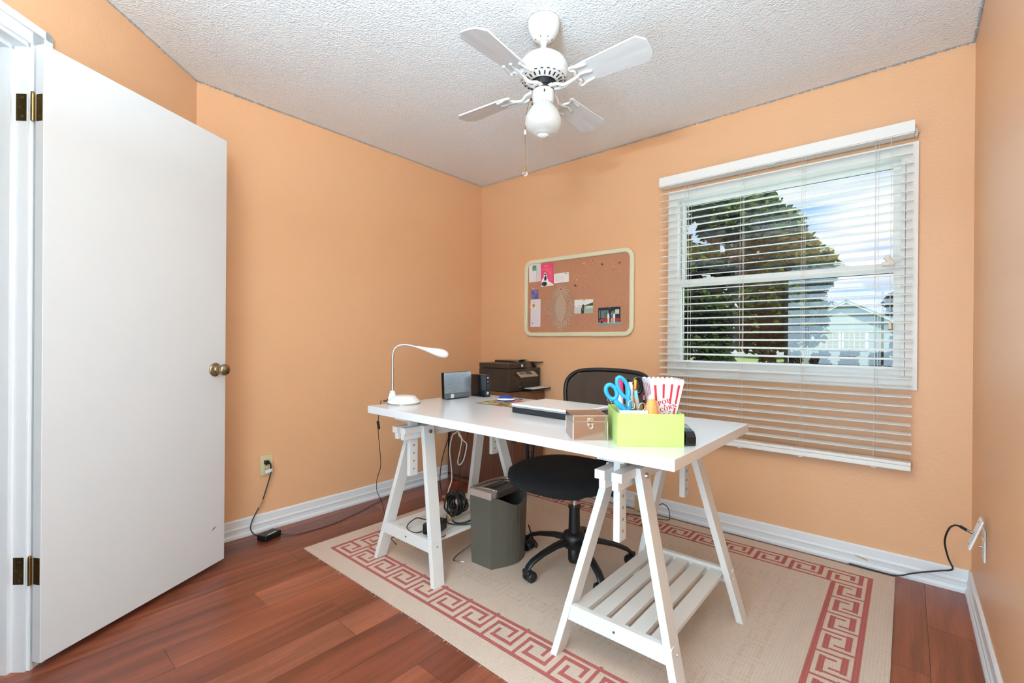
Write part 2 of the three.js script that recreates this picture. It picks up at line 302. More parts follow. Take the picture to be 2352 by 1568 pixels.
// ------------------------------------------------------------------ window and blind
{
  const w = structGroup('window_1', 'white vinyl sash window behind the blind', 'window');
  const x0 = 1.664, x1 = 2.848, y0 = 0.886, y1 = 2.044;
  obj('window_frame', [ex([[x0, y0], [x1, y0], [x1, y1], [x0, y1]], 0.109, 0.0015, [[[1.722, 0.94], [1.722, 1.985], [2.788, 1.985], [2.788, 0.94]]]).translate(0, 0, -0.0885)], M.vinyl, w);
  const us = obj('upper_sash', ex([[1.722, 1.452], [2.788, 1.452], [2.788, 1.985], [1.722, 1.985]], 0.03, 0.001, [[[1.748, 1.488], [1.748, 1.957], [2.758, 1.957], [2.758, 1.488]]]).translate(0, 0, -0.064), M.vinyl, w);
  obj('pane', bb(1.748, 2.758, 1.488, 1.957, -0.048, -0.047), M.glass, us);
  const ls = obj('lower_sash', ex([[1.7225, 0.9405], [2.7875, 0.9405], [2.7875, 1.487], [1.7225, 1.487]], 0.036, 0.001, [[[1.742, 0.982], [1.742, 1.444], [2.762, 1.444], [2.762, 0.982]]]).translate(0, 0, -0.029), M.vinyl, w);
  obj('pane', bb(1.742, 2.762, 0.982, 1.444, -0.012, -0.011), M.glass, ls);
  obj('gasket', [bb(1.742, 1.746, 0.982, 1.444, -0.0110, -0.0095), bb(1.742, 2.762, 1.440, 1.444, -0.0110, -0.0095), bb(1.748, 2.758, 1.9535, 1.957, -0.047, -0.0455), bb(1.748, 1.752, 1.488, 1.957, -0.047, -0.0455)], M.black, ls);
  for (const lx of [1.90, 2.56]) obj('sash_lock', [rbb(lx - 0.03, lx + 0.03, 1.487, 1.494, -0.024, 0.004, 0.002), cy(0.011, 0.013, 0.012, lx, 1.499, -0.01), rb(0.045, 0.006, 0.012, 0.002, lx - 0.014, 1.505, -0.004, [0, 0.3, 0])], M.vinyl, w);
  obj('tilt_track', [bb(1.727, 1.730, 1.50, 1.96, -0.032, -0.030), bb(2.802, 2.805, 0.95, 1.96, 0.0215, 0.0228)], mat('#9a9a9c', 0.5), w);
}
{
  const b = thing('window_blind', 'white two inch slat blind lowered over the window', 'blind', [2.2315, 0, 0.058]);
  const hl = 0.6015;
  const hr = obj('headrail', rbb(-hl, hl, 2.066, 2.122, -0.04, 0.026, 0.002), M.blind, b);
  obj('valance', rbb(-hl - 0.002, hl + 0.002, 2.070, 2.124, 0.026, 0.032, 0.002), M.blind, hr);
  obj('bracket', [rbb(hl, hl + 0.012, 2.062, 2.10, -0.055, -0.01, 0.003), cy(0.008, 0.008, 0.012, hl + 0.008, 2.085, -0.02, [0, 0, Math.PI / 2], 12)], mat('#d9d2c8', 0.3), hr);
  const sg = new THREE.BoxGeometry(1.196, 0.0028, 0.05, 1, 1, 6), p = sg.attributes.position;
  for (let i = 0; i < p.count; i++) { const z = p.getZ(i) / 0.025; p.setY(i, p.getY(i) + 0.0022 * (1 - z * z)); }
  sg.computeVertexNormals();
  for (let i = 0; i < 34; i++) { const s = obj('slat', sg, M.blind, b); s.position.set(0.004 * Math.sin(i * 1.7) * 0.4, 0.5985 + i * 0.04315, 0); s.rotation.x = 0.135 + 0.012 * Math.sin(i * 2.3); }
  const br = obj('bottom_rail', [rbb(-0.598, 0.598, 0.516, 0.540, -0.024, 0.024, 0.004), rbb(-0.598, 0.598, 0.5405, 0.556, -0.026, 0.026, 0.003)], M.blind, b); br.rotation.x = 0.0;
  for (const lx of [-0.44, -0.132, 0.162, 0.462]) {
    const pts = []; for (const s of [1, -1]) { const q = []; for (let i = 0; i <= 34; i++) q.push([lx, 0.55 + i * 0.0448, s * 0.0275]); pts.push(tb(q, 0.0008, 70, 4)); }
    pts.push(tb([[lx + 0.012, 2.07, 0.0], [lx + 0.012, 1.3, 0.0], [lx + 0.012, 0.55, 0.0]], 0.0008, 40, 4));
    obj('ladder_cord', pts, M.cordWhite, b);
    obj('cord_button', cy(0.010, 0.012, 0.006, lx, 0.514, 0.01, null, 14), mat('#f0efe9', 0.3), br);
  }
  obj('lift_cord', tb([[0.519, 2.07, 0.034], [0.52, 1.75, 0.034], [0.5195, 1.20, 0.034]], 0.0011, 40, 5), M.cordWhite, b); obj('lift_cord', tb([[-0.40, 2.07, 0.034], [-0.401, 1.4, 0.034], [-0.40, 0.60, 0.034]], 0.0009, 40, 5), M.cordWhite, b);
  obj('cord_knot', [rb(0.024, 0.05, 0.02, 0.006, 0.515, 1.49, 0.038, [0.2, 0.3, 0.5]), rb(0.03, 0.02, 0.018, 0.006, 0.503, 1.475, 0.038)], M.cordWhite, b);
  obj('cord_tassel', lt([[0, 0.03], [0.005, 0.03], [0.006, 0.018], [0.011, 0], [0, 0]], 0.5195, 1.170, 0.034, 14), mat('#e9cdaa', 0.5), b);
  obj('mount_clip', rb(0.03, 0.012, 0.004, 0.001, 0.02, 2.063, 0.02), mat('#9fb3ac', 0.3), hr);
}

// ------------------------------------------------------------------ ceiling fan
{
  const fx = 1.648, fz = 1.325;
  const f = thing('ceiling_fan', 'white four blade ceiling fan with a frosted glass light', 'ceiling fan', [fx, 0, fz]);
  const can = obj('canopy', lt([[0, 2.352], [0.02, 2.352], [0.028, 2.354], [0.045, 2.366], [0.059, 2.388], [0.066, 2.412], [0.0665, 2.436], [0.0665, 2.4399], [0, 2.4399]]), M.fanWhite, f);
  obj('canopy_hole', Array.from({ length: 7 }, (_, i) => { const a = i * 0.9 + 0.4; return place(new THREE.BoxGeometry(0.006, 0.003, 0.0025), 0.034 * Math.cos(a), 2.3585, 0.034 * Math.sin(a), [0, -a, 0.55]); }), M.darkHole, can).userData.kind = 'stuff';
  obj('downrod', [cy(0.0115, 0.0115, 0.10, 0, 2.325, 0), cy(0.0175, 0.013, 0.02, 0, 2.350, 0)], M.fanWhite, f);
  const mh = obj('motor_housing', lt([[0.010, 2.302], [0.03, 2.300], [0.068, 2.288], [0.092, 2.268], [0.103, 2.246], [0.104, 2.226], [0.101, 2.220], [0.103, 2.214], [0.101, 2.206], [0.092, 2.196], [0.058, 2.181], [0.052, 2.181], [0.052, 2.2], [0.0, 2.2]], 0, 0, 0, 64), M.fanWhite, f);
  const slots = [];
  for (let i = 0; i < 22; i++) { const a = i / 22 * Math.PI * 2; slots.push(place(new THREE.BoxGeometry(0.016, 0.0035, 0.0055), 0.0725 * Math.cos(a), 2.1868, 0.0725 * Math.sin(a), [0, -a, 0.42])); slots.push(place(new THREE.BoxGeometry(0.003, 0.0035, 0.011), 0.0895 * Math.cos(a + 0.14), 2.1948, 0.0895 * Math.sin(a + 0.14), [0, -a - 0.14, 0.42])); }
  obj('vent_slot', slots, M.darkHole, mh).userData.kind = 'stuff';
  obj('rotor', [cy(0.051, 0.051, 0.03, 0, 2.172, 0, null, 40), cy(0.046, 0.046, 0.012, 0, 2.152, 0, null, 40)], M.fanBlack, f);
  const bl = [[0.175, -0.046], [0.205, -0.050], [0.43, -0.064], [0.457, -0.036], [0.460, 0.0], [0.457, 0.036], [0.43, 0.064], [0.205, 0.050], [0.175, 0.046]];
  for (let i = 0; i < 4; i++) {
    const g = new THREE.Group(); g.name = 'blade_arm'; g.rotation.y = 0.045 + i * Math.PI / 2; f.add(g);
    const bg = ex(bl, 0.0045, 0.0012); { const pp = bg.attributes.position, uv = bg.attributes.uv; for (let k = 0; k < pp.count; k++) uv.setXY(k, pp.getX(k) * 2, pp.getY(k) * 2); }
    bg.rotateX(-Math.PI / 2);
    const b = obj('blade', bg, M.blade, g); b.position.y = 2.158; b.rotation.x = -0.2;
    const c = Math.cos(0.2), s = -Math.sin(0.2), P = (x, w, d = -0.004) => [x, 2.158 + w * s * -1 + d, w * c];
    obj('blade_iron', [tb([[0.045, 2.150, 0.016], [0.075, 2.146, 0.018], [0.105, 2.138, 0.006], [0.135, 2.146, 0.0], [0.17, 2.153, 0.0]], 0.0065, 30, 8), tb([[0.045, 2.150, -0.016], [0.075, 2.146, -0.018], [0.105, 2.138, -0.006], [0.135, 2.146, 0.0]], 0.0065, 24, 8),
      tb([P(0.155, 0.0), P(0.165, 0.028), P(0.150, 0.044), P(0.163, 0.052), P(0.185, 0.044), P(0.215, 0.040)], 0.0055, 28, 8), tb([P(0.155, 0.0), P(0.165, -0.028), P(0.150, -0.044), P(0.163, -0.052), P(0.185, -0.044), P(0.215, -0.040)], 0.0055, 28, 8),
      tb([P(0.16, 0), P(0.19, 0.006), P(0.222, 0)], 0.0055, 14, 8), ...[[0.215, 0.040], [0.215, -0.040], [0.222, 0]].map(q => sp(0.008, ...P(q[0], q[1], -0.004), 1, 0.6, 1, 10)), rb(0.02, 0.006, 0.05, 0.002, 0.048, 2.152, 0)], M.fanWhite, g);
  }
  const sw = obj('switch_housing', lt([[0, 2.150], [0.042, 2.150], [0.0455, 2.146], [0.0455, 2.108], [0.042, 2.103], [0.0435, 2.098], [0.0435, 2.080], [0, 2.080]]), M.fanWhite, f);
  obj('reverse_switch', rb(0.006, 0.012, 0.004, 0.001, 0.031, 2.128, 0.033, [0, 0.75, 0]), M.darkHole, sw);
  obj('fitter_slot', Array.from({ length: 20 }, (_, i) => { const a = i / 20 * Math.PI * 2; return place(new THREE.TorusGeometry(0.0028, 0.0009, 5, 8, 3.6), 0.0437 * Math.cos(a), 2.087, 0.0437 * Math.sin(a), [0, Math.PI / 2 - a, 0]); }), mat('#6e7480', 0.5), sw);
  const gs = obj('glass_shade', lt([[0.042, 2.084], [0.048, 2.078], [0.062, 2.060], [0.073, 2.036], [0.0765, 2.015], [0.073, 2.000], [0.063, 1.985], [0.047, 1.976], [0.040, 1.9745], [0.038, 1.972], [0.034, 1.971], [0.0335, 1.968], [0.027, 1.967], [0.026, 1.964], [0.0, 1.962]], 0, 0, 0, 56), M.frosted, f);
  gs.userData.label = 'frosted glass light shade';
  obj('clear_knob', [lt([[0, 1.963], [0.026, 1.964], [0.024, 1.960], [0.018, 1.958], [0.017, 1.955], [0.008, 1.953], [0, 1.951]], 0, 0, 0, 32)], mat('#f6f6f6', 0.08, 0, { clearcoat: 1 }), gs);
  const ax = [-0.0585, 0.0455];           // where the chains hang
  obj('pull_chain', [tb([[-0.036, 2.118, 0.03], [-0.046, 2.105, 0.037], [-0.0555, 2.05, 0.043], [ax[0], 1.98, ax[1]], [ax[0], 1.825, ax[1]]], 0.0011, 50, 6), rb(0.008, 0.011, 0.008, 0.001, -0.040, 2.114, 0.032)], M.brass, f);
  obj('chain_ferrule', cy(0.0045, 0.0055, 0.016, ax[0], 1.822, ax[1], null, 12), M.brass, f);
  obj('chain_ball', sp(0.0115, ax[0], 1.804, ax[1]), M.crystal, f).userData.label = 'clear crystal ball';
  obj('pull_chain', [tb([[-0.030, 2.096, 0.03], [-0.041, 2.082, 0.034], [-0.052, 2.04, 0.045], [-0.056, 1.985, 0.050]], 0.001, 30, 6), rb(0.007, 0.009, 0.007, 0.001, -0.033, 2.094, 0.031)], M.brass, f);
  obj('chain_bob', lt([[0, 0.02], [0.003, 0.018], [0.0055, 0.008], [0.005, 0], [0, -0.002]], -0.056, 1.966, 0.050, 12), M.fanWhite, f);
}

// ------------------------------------------------------------------ bulletin board and what is pinned to it
{
  const b = thing('bulletin_board', 'cork bulletin board in a rounded cream frame', 'bulletin board', [0.962, 1.438, 0]);
  const hw = 0.452, hh = 0.284, R = 0.055, pts = [];
  for (const [cx, cz, a0] of [[hw - R, hh - R, 0], [-hw + R, hh - R, 90], [-hw + R, -hh + R, 180], [hw - R, -hh + R, 270]]) for (let k = 0; k <= 6; k++) { const a = (a0 + k * 15) * Math.PI / 180; pts.push([cx + R * Math.cos(a), cz + R * Math.sin(a), 0.012]); }
  const ringOf = (d) => { const o = []; for (const [cx, cz, a0] of [[hw - R, hh - R, 0], [-hw + R, hh - R, 90], [-hw + R, -hh + R, 180], [hw - R, -hh + R, 270]]) for (let k = 0; k <= 8; k++) { const a = (a0 + k * 11.25) * Math.PI / 180; o.push([cx + (R + d) * Math.cos(a), cz + (R + d) * Math.sin(a)]); } return o; };
  { const sh = new THREE.Shape(ringOf(0.008).map(q => new THREE.Vector2(...q))); sh.holes.push(new THREE.Path(ringOf(-0.008).map(q => new THREE.Vector2(...q)))); obj('frame', new THREE.ExtrudeGeometry(sh, { depth: 0.008, bevelEnabled: true, bevelThickness: 0.008, bevelSize: 0.008, bevelSegments: 5 }).translate(0, 0, 0.0085), M.creamFrame, b); }
  const cg = ex(pts.map(q => [q[0] * 0.995, q[1] * 0.995]), 0.010); { const uv = cg.attributes.uv; for (let i = 0; i < uv.count; i++) uv.setXY(i, uv.getX(i) * 1.2, uv.getY(i) * 1.2); } obj('cork_panel', cg.translate(0, 0, 0.0005), M.cork, b);
}
const BZ = 0.0112;
function sheet(name, label, category, x, y, w, h, roll, material, z = BZ, thick = 0.0006, group) {
  const g = new THREE.BoxGeometry(w, h, thick); const m = obj(name, g, material); m.position.set(x, y, z + thick / 2); m.rotation.z = roll; return tag(m, label, category, group);
}
const printMat = (w, h, draw) => mat('#ffffff', 0.6, 0, { map: canvasTex(w, h, draw) });
sheet('note_paper', 'white note with a small green sticker, pinned at upper left', 'note', 0.594, 1.637, 0.118, 0.143, 0.03, printMat(118, 143, (c) => { c.fillStyle = '#e3d9dd'; c.fillRect(0, 0, 118, 143); c.fillStyle = '#f0eaec'; c.fillRect(0, 0, 70, 143); c.fillStyle = '#5f9c78'; c.fillRect(34, 18, 40, 38); c.fillStyle = '#3d5c8a'; c.fillRect(40, 14, 24, 8); c.fillStyle = '#c8bcc4'; c.fillRect(74, 58, 3, 80); c.fillRect(56, 100, 2, 40); }));
sheet('flyer', 'pink printed flyer with a black and white figure', 'flyer', 0.712, 1.610, 0.119, 0.172, 0.035, printMat(238, 344, (c) => {
  c.fillStyle = '#e8437c'; c.fillRect(0, 0, 238, 344); c.strokeStyle = '#f0a878'; c.lineWidth = 5;
  const r = rng(3); for (const [y, x0, x1] of [[28, 60, 140], [46, 60, 140], [82, 20, 215], [100, 90, 160], [118, 110, 210], [138, 140, 215], [160, 140, 205], [184, 150, 215], [206, 160, 210], [230, 160, 215], [255, 165, 205]]) { c.beginPath(); for (let x = x0; x < x1; x += 9) { c.moveTo(x, y + r() * 6); c.lineTo(x + 5, y - 8 + r() * 6); } c.stroke(); }
  c.fillStyle = '#f4f2f0'; c.beginPath(); c.moveTo(60, 135); c.quadraticCurveTo(110, 120, 108, 170); c.lineTo(140, 270); c.lineTo(225, 318); c.lineTo(238, 344); c.lineTo(0, 344); c.lineTo(14, 240); c.lineTo(50, 200); c.closePath(); c.fill();
  c.fillStyle = '#23222a'; c.beginPath(); c.ellipse(82, 158, 22, 12, 0, 0, 7); c.fill(); c.beginPath(); c.ellipse(84, 220, 24, 36, 0.2, 0, 7); c.fill(); c.beginPath(); c.ellipse(60, 305, 52, 34, 0, 0, 7); c.fill(); c.fillStyle = '#9a9aa0'; c.fillRect(72, 175, 22, 20); c.fillRect(60, 250, 40, 10); c.fillRect(30, 310, 14, 20);
}));
sheet('index_card', 'white rounded card with a small dark print', 'card', 0.843, 1.577, 0.136, 0.072, 0.02, printMat(136, 72, (c) => { c.fillStyle = '#f3efec'; c.fillRect(0, 0, 136, 72); c.fillStyle = '#d8d2d0'; for (let y = 26; y < 60; y += 9) c.fillRect(12, y, 80, 2); c.fillStyle = '#4c4850'; c.fillRect(103, 6, 13, 5); c.fillStyle = '#b07c62'; for (const [x, y] of [[0, 0], [133, 0], [0, 69], [133, 69]]) c.fillRect(x, y, 3, 3); }));
sheet('fabric_swatch', 'small purple swatch with a floral pattern', 'swatch', 0.594, 1.466, 0.068, 0.069, 0.0, printMat(68, 69, (c) => { c.fillStyle = '#5b559b'; c.fillRect(0, 0, 68, 69); c.strokeStyle = '#9a93c6'; c.lineWidth = 3; const r = rng(8); for (let i = 0; i < 9; i++) { c.beginPath(); c.arc(r() * 68, r() * 69, 8, 0, 6.3); c.stroke(); } }));
sheet('list_paper', 'long white list pinned at lower left', 'note', 0.602, 1.321, 0.097, 0.214, -0.005, printMat(97, 214, (c) => { c.fillStyle = '#e6dfe6'; c.fillRect(0, 0, 97, 214); c.fillStyle = '#cfc6d2'; for (let y = 110; y < 200; y += 9) c.fillRect(14, y, 62, 1); c.fillStyle = '#44404a'; c.fillRect(18, 180, 5, 14); c.fillStyle = '#c9b26a'; c.fillRect(34, 20, 16, 20); }));
sheet('paper_slip', 'small slip with an orange round sticker over the long list', 'slip', 0.580, 1.386, 0.055, 0.052, -0.1, printMat(55, 52, (c) => { c.fillStyle = '#efe6df'; c.fillRect(0, 0, 55, 52); c.fillStyle = '#d18a55'; c.beginPath(); c.arc(32, 32, 15, 0, 7); c.fill(); c.fillStyle = '#d8b84a'; c.fillRect(30, 2, 14, 10); }), BZ + 0.0008);
sheet('photo_print', 'photo print of a lake with a dark figure', 'photo', 1.038, 1.354, 0.156, 0.1, -0.02, printMat(312, 200, (c) => {
  c.fillStyle = '#e9ebe8'; c.fillRect(0, 0, 312, 110); c.fillStyle = '#c9d2cc'; c.fillRect(0, 110, 312, 90); c.fillStyle = '#a9b6a6'; c.fillRect(150, 130, 162, 70); c.fillStyle = '#3c4a1d'; c.beginPath(); c.moveTo(312, 44); c.lineTo(312, 92); c.lineTo(150, 92); c.closePath(); c.fill(); c.fillStyle = '#55592f'; c.fillRect(60, 88, 252, 5);
  c.fillStyle = '#3a2c1c'; c.fillRect(118, 120, 50, 80); c.beginPath(); c.arc(150, 82, 13, 0, 7); c.fill(); c.fillRect(130, 92, 42, 40); c.fillRect(168, 104, 40, 8); c.fillStyle = '#8d7d63'; c.fillRect(136, 122, 18, 26);
}));
sheet('photo_print', 'photo print of a red car and people', 'photo', 1.245, 1.279, 0.172, 0.122, 0.012, printMat(344, 244, (c) => {
  c.fillStyle = '#1b1e28'; c.fillRect(0, 0, 344, 244); c.fillStyle = '#8fa09a'; for (let x = 16; x < 150; x += 26) c.fillRect(x, 40, 12, 110); c.fillStyle = '#4a6d52'; c.fillRect(80, 60, 60, 80); c.fillRect(210, 50, 60, 60); c.fillStyle = '#c7d3d2'; c.fillRect(265, 36, 60, 60); c.fillStyle = '#7f97a2'; c.fillRect(0, 205, 344, 39);
  c.fillStyle = '#a42a26'; c.beginPath(); c.ellipse(110, 180, 96, 26, 0, 0, 7); c.fill(); c.beginPath(); c.ellipse(270, 176, 70, 26, 0, 0, 7); c.fill(); c.fillStyle = '#15161c'; for (const x of [55, 165, 240]) { c.beginPath(); c.arc(x, 202, 16, 0, 7); c.fill(); }
  for (const [x, t, p] of [[160, '#e8e3da', '#ddd6cc'], [212, '#3f6ba0', '#bfae98'], [248, '#efe9e6', '#e9dcc8']]) { c.fillStyle = '#c79c7c'; c.beginPath(); c.arc(x, 88, 11, 0, 7); c.fill(); c.fillStyle = t; c.fillRect(x - 16, 98, 32, 58); c.fillStyle = p; c.fillRect(x - 12, 150, 24, 68); }
}));
{ // crocheted doily: pointed oval with two rings of leaf-shaped loops
  const d = thing('crochet_doily', 'tan crocheted doily shaped like a pointed leaf', 'doily', [0.838, 1.352, BZ]);
  const loops = [], oval = (a, rx, ry) => { const c = Math.cos(a), s = Math.sin(a); return [rx * c * (1 - 0.25 * Math.abs(s)), ry * s]; };
  for (let ring = 0; ring < 3; ring++) { const n = [22, 26, 30][ring]; for (let i = 0; i < n; i++) {
    const a = i / n * 6.2832 + ring * 0.12, [x0, y0] = oval(a, 0.055 + ring * 0.022, 0.105 + ring * 0.020), [x1, y1] = oval(a, 0.085 + ring * 0.022, 0.134 + ring * 0.020), dx = x1 - x0, dy = y1 - y0, l = Math.hypot(dx, dy), w = 0.011, nx = -dy / l * w, ny = dx / l * w;
    loops.push(tb([[x0, y0, 0.002], [x0 + dx * 0.45 + nx, y0 + dy * 0.45 + ny, 0.003], [x1, y1, 0.002], [x0 + dx * 0.45 - nx, y0 + dy * 0.45 - ny, 0.003]], 0.0026, 14, 5, true)); } }
  const b = obj('lace_border', loops, M.doily, d);
  const lens = []; for (let i = 0; i < 24; i++) { const a = i / 24 * 6.2832, c = Math.cos(a), s = Math.sin(a); lens.push([0.050 * c * (1 - 0.45 * Math.abs(s) ** 1.5), 0.108 * s]); }
  obj('center_panel', ex(lens, 0.0016), mat('#b79f8a', 0.95), d); obj('center_rim', tb(lens.map(q => [q[0], q[1], 0.003]), 0.003, 80, 6, true), M.doily, d);
}
{ // push pins
  const pg = merge([cy(0.0055, 0.0055, 0.0025, 0, 0, 0.0135, [Math.PI / 2, 0, 0], 12), cy(0.003, 0.0042, 0.009, 0, 0, 0.0085, [Math.PI / 2, 0, 0], 12), cy(0.0052, 0.0052, 0.002, 0, 0, 0.0045, [Math.PI / 2, 0, 0], 12), cy(0.0006, 0.0006, 0.006, 0, 0, 0.001, [Math.PI / 2, 0, 0], 6)]);
  for (const [x, y, m, l] of [[1.048, 1.662, mat('#e6cfae', 0.3), 'pale cream push pin in the upper cork'], [1.106, 1.677, M.yellow, 'upper yellow push pin'], [1.191, 1.641, mat('#3d5560', 0.3), 'dark grey-blue push pin'], [1.323, 1.640, M.red, 'red push pin at upper right of the cork'], [1.282, 1.611, M.yellow, 'lower yellow push pin beside the red pin'], [0.988, 1.548, mat('#d8c4b0', 0.3), 'beige push pin right of the white card'], [0.971, 1.509, M.maroon, 'dark maroon push pin above the lake photo'], [0.846, 1.492, M.red, 'red push pin holding the doily'], [1.044, 1.399, mat('#d9c52e', 0.3), 'yellow push pin holding the lake photo'], [1.253, 1.336, mat('#4d7a58', 0.3), 'green push pin holding the car photo'], [0.584, 1.512, mat('#efe9e2', 0.3), 'white push pin above the purple swatch']]) {
    const p = obj('push_pin', pg, m); p.position.set(x, y, BZ - 0.0015); tag(p, l, 'push pin', 'push pins on the bulletin board');
  }
}

// ------------------------------------------------------------------ rug
{
  const x0 = 0.412, x1 = 2.777, z0 = 0.056, z1 = 1.738, RW = x1 - x0, RH = z1 - z0;
  const tex = canvasTex(2048, Math.round(2048 * RH / RW), (c, w, h) => {
    const k = w / RW; c.fillStyle = '#d9c4b4'; c.fillRect(0, 0, w, h);
    const r = rng(12); for (let i = 0; i < 60000; i++) { const a = r(); c.fillStyle = a < 0.5 ? 'rgba(120,95,70,0.10)' : 'rgba(235,215,190,0.10)'; c.fillRect(r() * w, r() * h, 2 + r() * 6, 1 + r() * 2); }
    const red = '#a8544e'; c.lineJoin = 'miter'; c.lineCap = 'butt';
    // the band's rectangle, outer and inner, in rug metres
    const ox0 = 0.100, ox1 = 2.288, oz0 = 0.088, oz1 = 1.592, bw = 0.148, inn = { x0: ox0 + bw, x1: ox1 - bw, z0: oz0 + bw, z1: oz1 - bw };
    const X = v => v * k, rect = (a, b, q, d) => { c.fillRect(X(a), X(q), X(b - a), X(d - q)); };
    c.fillStyle = red; const tk = 0.019, tn = 0.0125;
    rect(ox0, ox1, oz0, oz0 + tn); rect(ox0, ox1, oz1 - 0.016, oz1); rect(ox0, ox0 + tk, oz0, oz1); rect(ox1 - tk, ox1, oz0, oz1);
    rect(inn.x0, inn.x1, inn.z0 - tn, inn.z0); rect(inn.x0, inn.x1, inn.z1, inn.z1 + 0.016); rect(inn.x0 - tk, inn.x0, inn.z0, inn.z1); rect(inn.x1, inn.x1 + tk, inn.z0, inn.z1);
    const hooks = [[[0, 0], [0, 0.75], [0.57, 0.75], [0.57, 0.47]], [[0.77, 1], [0.77, 0.25], [0.20, 0.25], [0.20, 0.53]]];
    const unit = (f, wS, wT) => { for (const hk of hooks) for (let i = 0; i < 3; i++) { const [a, b] = [f(...hk[i]), f(...hk[i + 1])], alongS = hk[i][1] === hk[i + 1][1], t = alongS ? wS : wT; 
      const e = t / 2, lx = Math.min(a[0], b[0]) - e, hx = Math.max(a[0], b[0]) + e, lz = Math.min(a[1], b[1]) - e, hz = Math.max(a[1], b[1]) + e; rect(lx, hx, lz, hz); } };
    const nx = 14, px = (ox1 - ox0 - 0.02) / nx, nz = 8, pz = (inn.z1 - inn.z0 + 0.02) / nz;
    for (let i = 0; i < nx; i++) { unit((s, t) => [ox0 + 0.014 + (i + s) * px, oz1 - 0.008 - t * (bw - 0.008)], 0.016, 0.0135); unit((s, t) => [ox0 + 0.014 + (i + s) * px, inn.z0 - 0.006 - t * (bw - 0.012)], 0.012, 0.017); }
    for (let i = 0; i < nz; i++) { unit((s, t) => [inn.x1 + 0.0095 + t * (bw - 0.019), inn.z0 + (i + s) * pz], 0.019, 0.011); unit((s, t) => [ox0 + 0.0095 + t * (bw - 0.019), inn.z0 + (i + s) * pz], 0.019, 0.011); }
    // faint tone-on-tone second band inside
    c.fillStyle = 'rgba(150,118,90,0.10)'; const m2 = 0.10, q0 = inn.x0 + m2, q1 = inn.x1 - m2, w0 = inn.z0 + m2, w1 = inn.z1 - m2, b2 = 0.11;
    const n2 = 8, p2 = (w1 - w0) / n2; for (let i = 0; i < n2; i++) { unit((s, t) => [q1 - b2 + t * b2, w0 + (i + s) * p2], 0.013, 0.009); unit((s, t) => [q0 + t * b2, w0 + (i + s) * p2], 0.013, 0.009); }
    const n3 = 12, p3 = (q1 - q0 - 2 * b2) / n3; for (let i = 0; i < n3; i++) { unit((s, t) => [q0 + b2 + (i + s) * p3, w1 - t * b2], 0.012, 0.011); unit((s, t) => [q0 + b2 + (i + s) * p3, w0 + b2 - t * b2], 0.012, 0.011); }
    // flecks and worn spots, and the ribbed weave
    c.fillStyle = 'rgba(190,165,135,0.20)'; for (let x = 0; x < w; x += 9) c.fillRect(x, 0, 3, h);
    c.fillStyle = 'rgba(60,35,25,0.35)'; for (let i = 0; i < 220; i++) c.fillRect(r() * w, r() * h, 2 + r() * 2, 1 + r() * 3);
  });
  const rug = thing('area_rug', 'beige flatwoven rug with a red greek key border', 'rug', [x0, 0, z0]);
  const g = new THREE.BoxGeometry(RW, 0.006, RH, 120, 1, 8), p = g.attributes.position, n = g.attributes.normal, uv = g.attributes.uv;
  for (let i = 0; i < p.count; i++) { uv.setXY(i, p.getX(i) / RW + 0.5, 0.5 - p.getZ(i) / RH); if (p.getZ(i) > RH / 2 - 0.01 && p.getX(i) > -0.2) p.setZ(i, p.getZ(i) + 0.018 * Math.min(1, (p.getX(i) + 0.2) / 0.8)); }
  const bump = rep(weaveTex, 18, 13);
  obj('rug_weave', g.translate(RW / 2, 0.003, RH / 2), mat('#ffffff', 0.95, 0, { map: tex, bumpMap: bump, bumpScale: 0.0012 }), rug);
  const fr = [], r = rng(4); for (let i = 0; i < 70; i++) { const x = r() * RW, l = 0.004 + r() * 0.012; fr.push(beam([x, 0.004, RH - 0.004], [x + (r() - 0.5) * 0.012, 0.002, RH + l + (x > RW / 2 - 0.2 ? 0.016 * Math.min(1, (x - RW / 2 + 0.2) / 0.8) : 0)], 0.0012, 0.001, [0, 1, 0])); }
  obj('loose_thread', fr, mat('#d3b795', 0.95), rug).userData.kind = 'stuff';
}

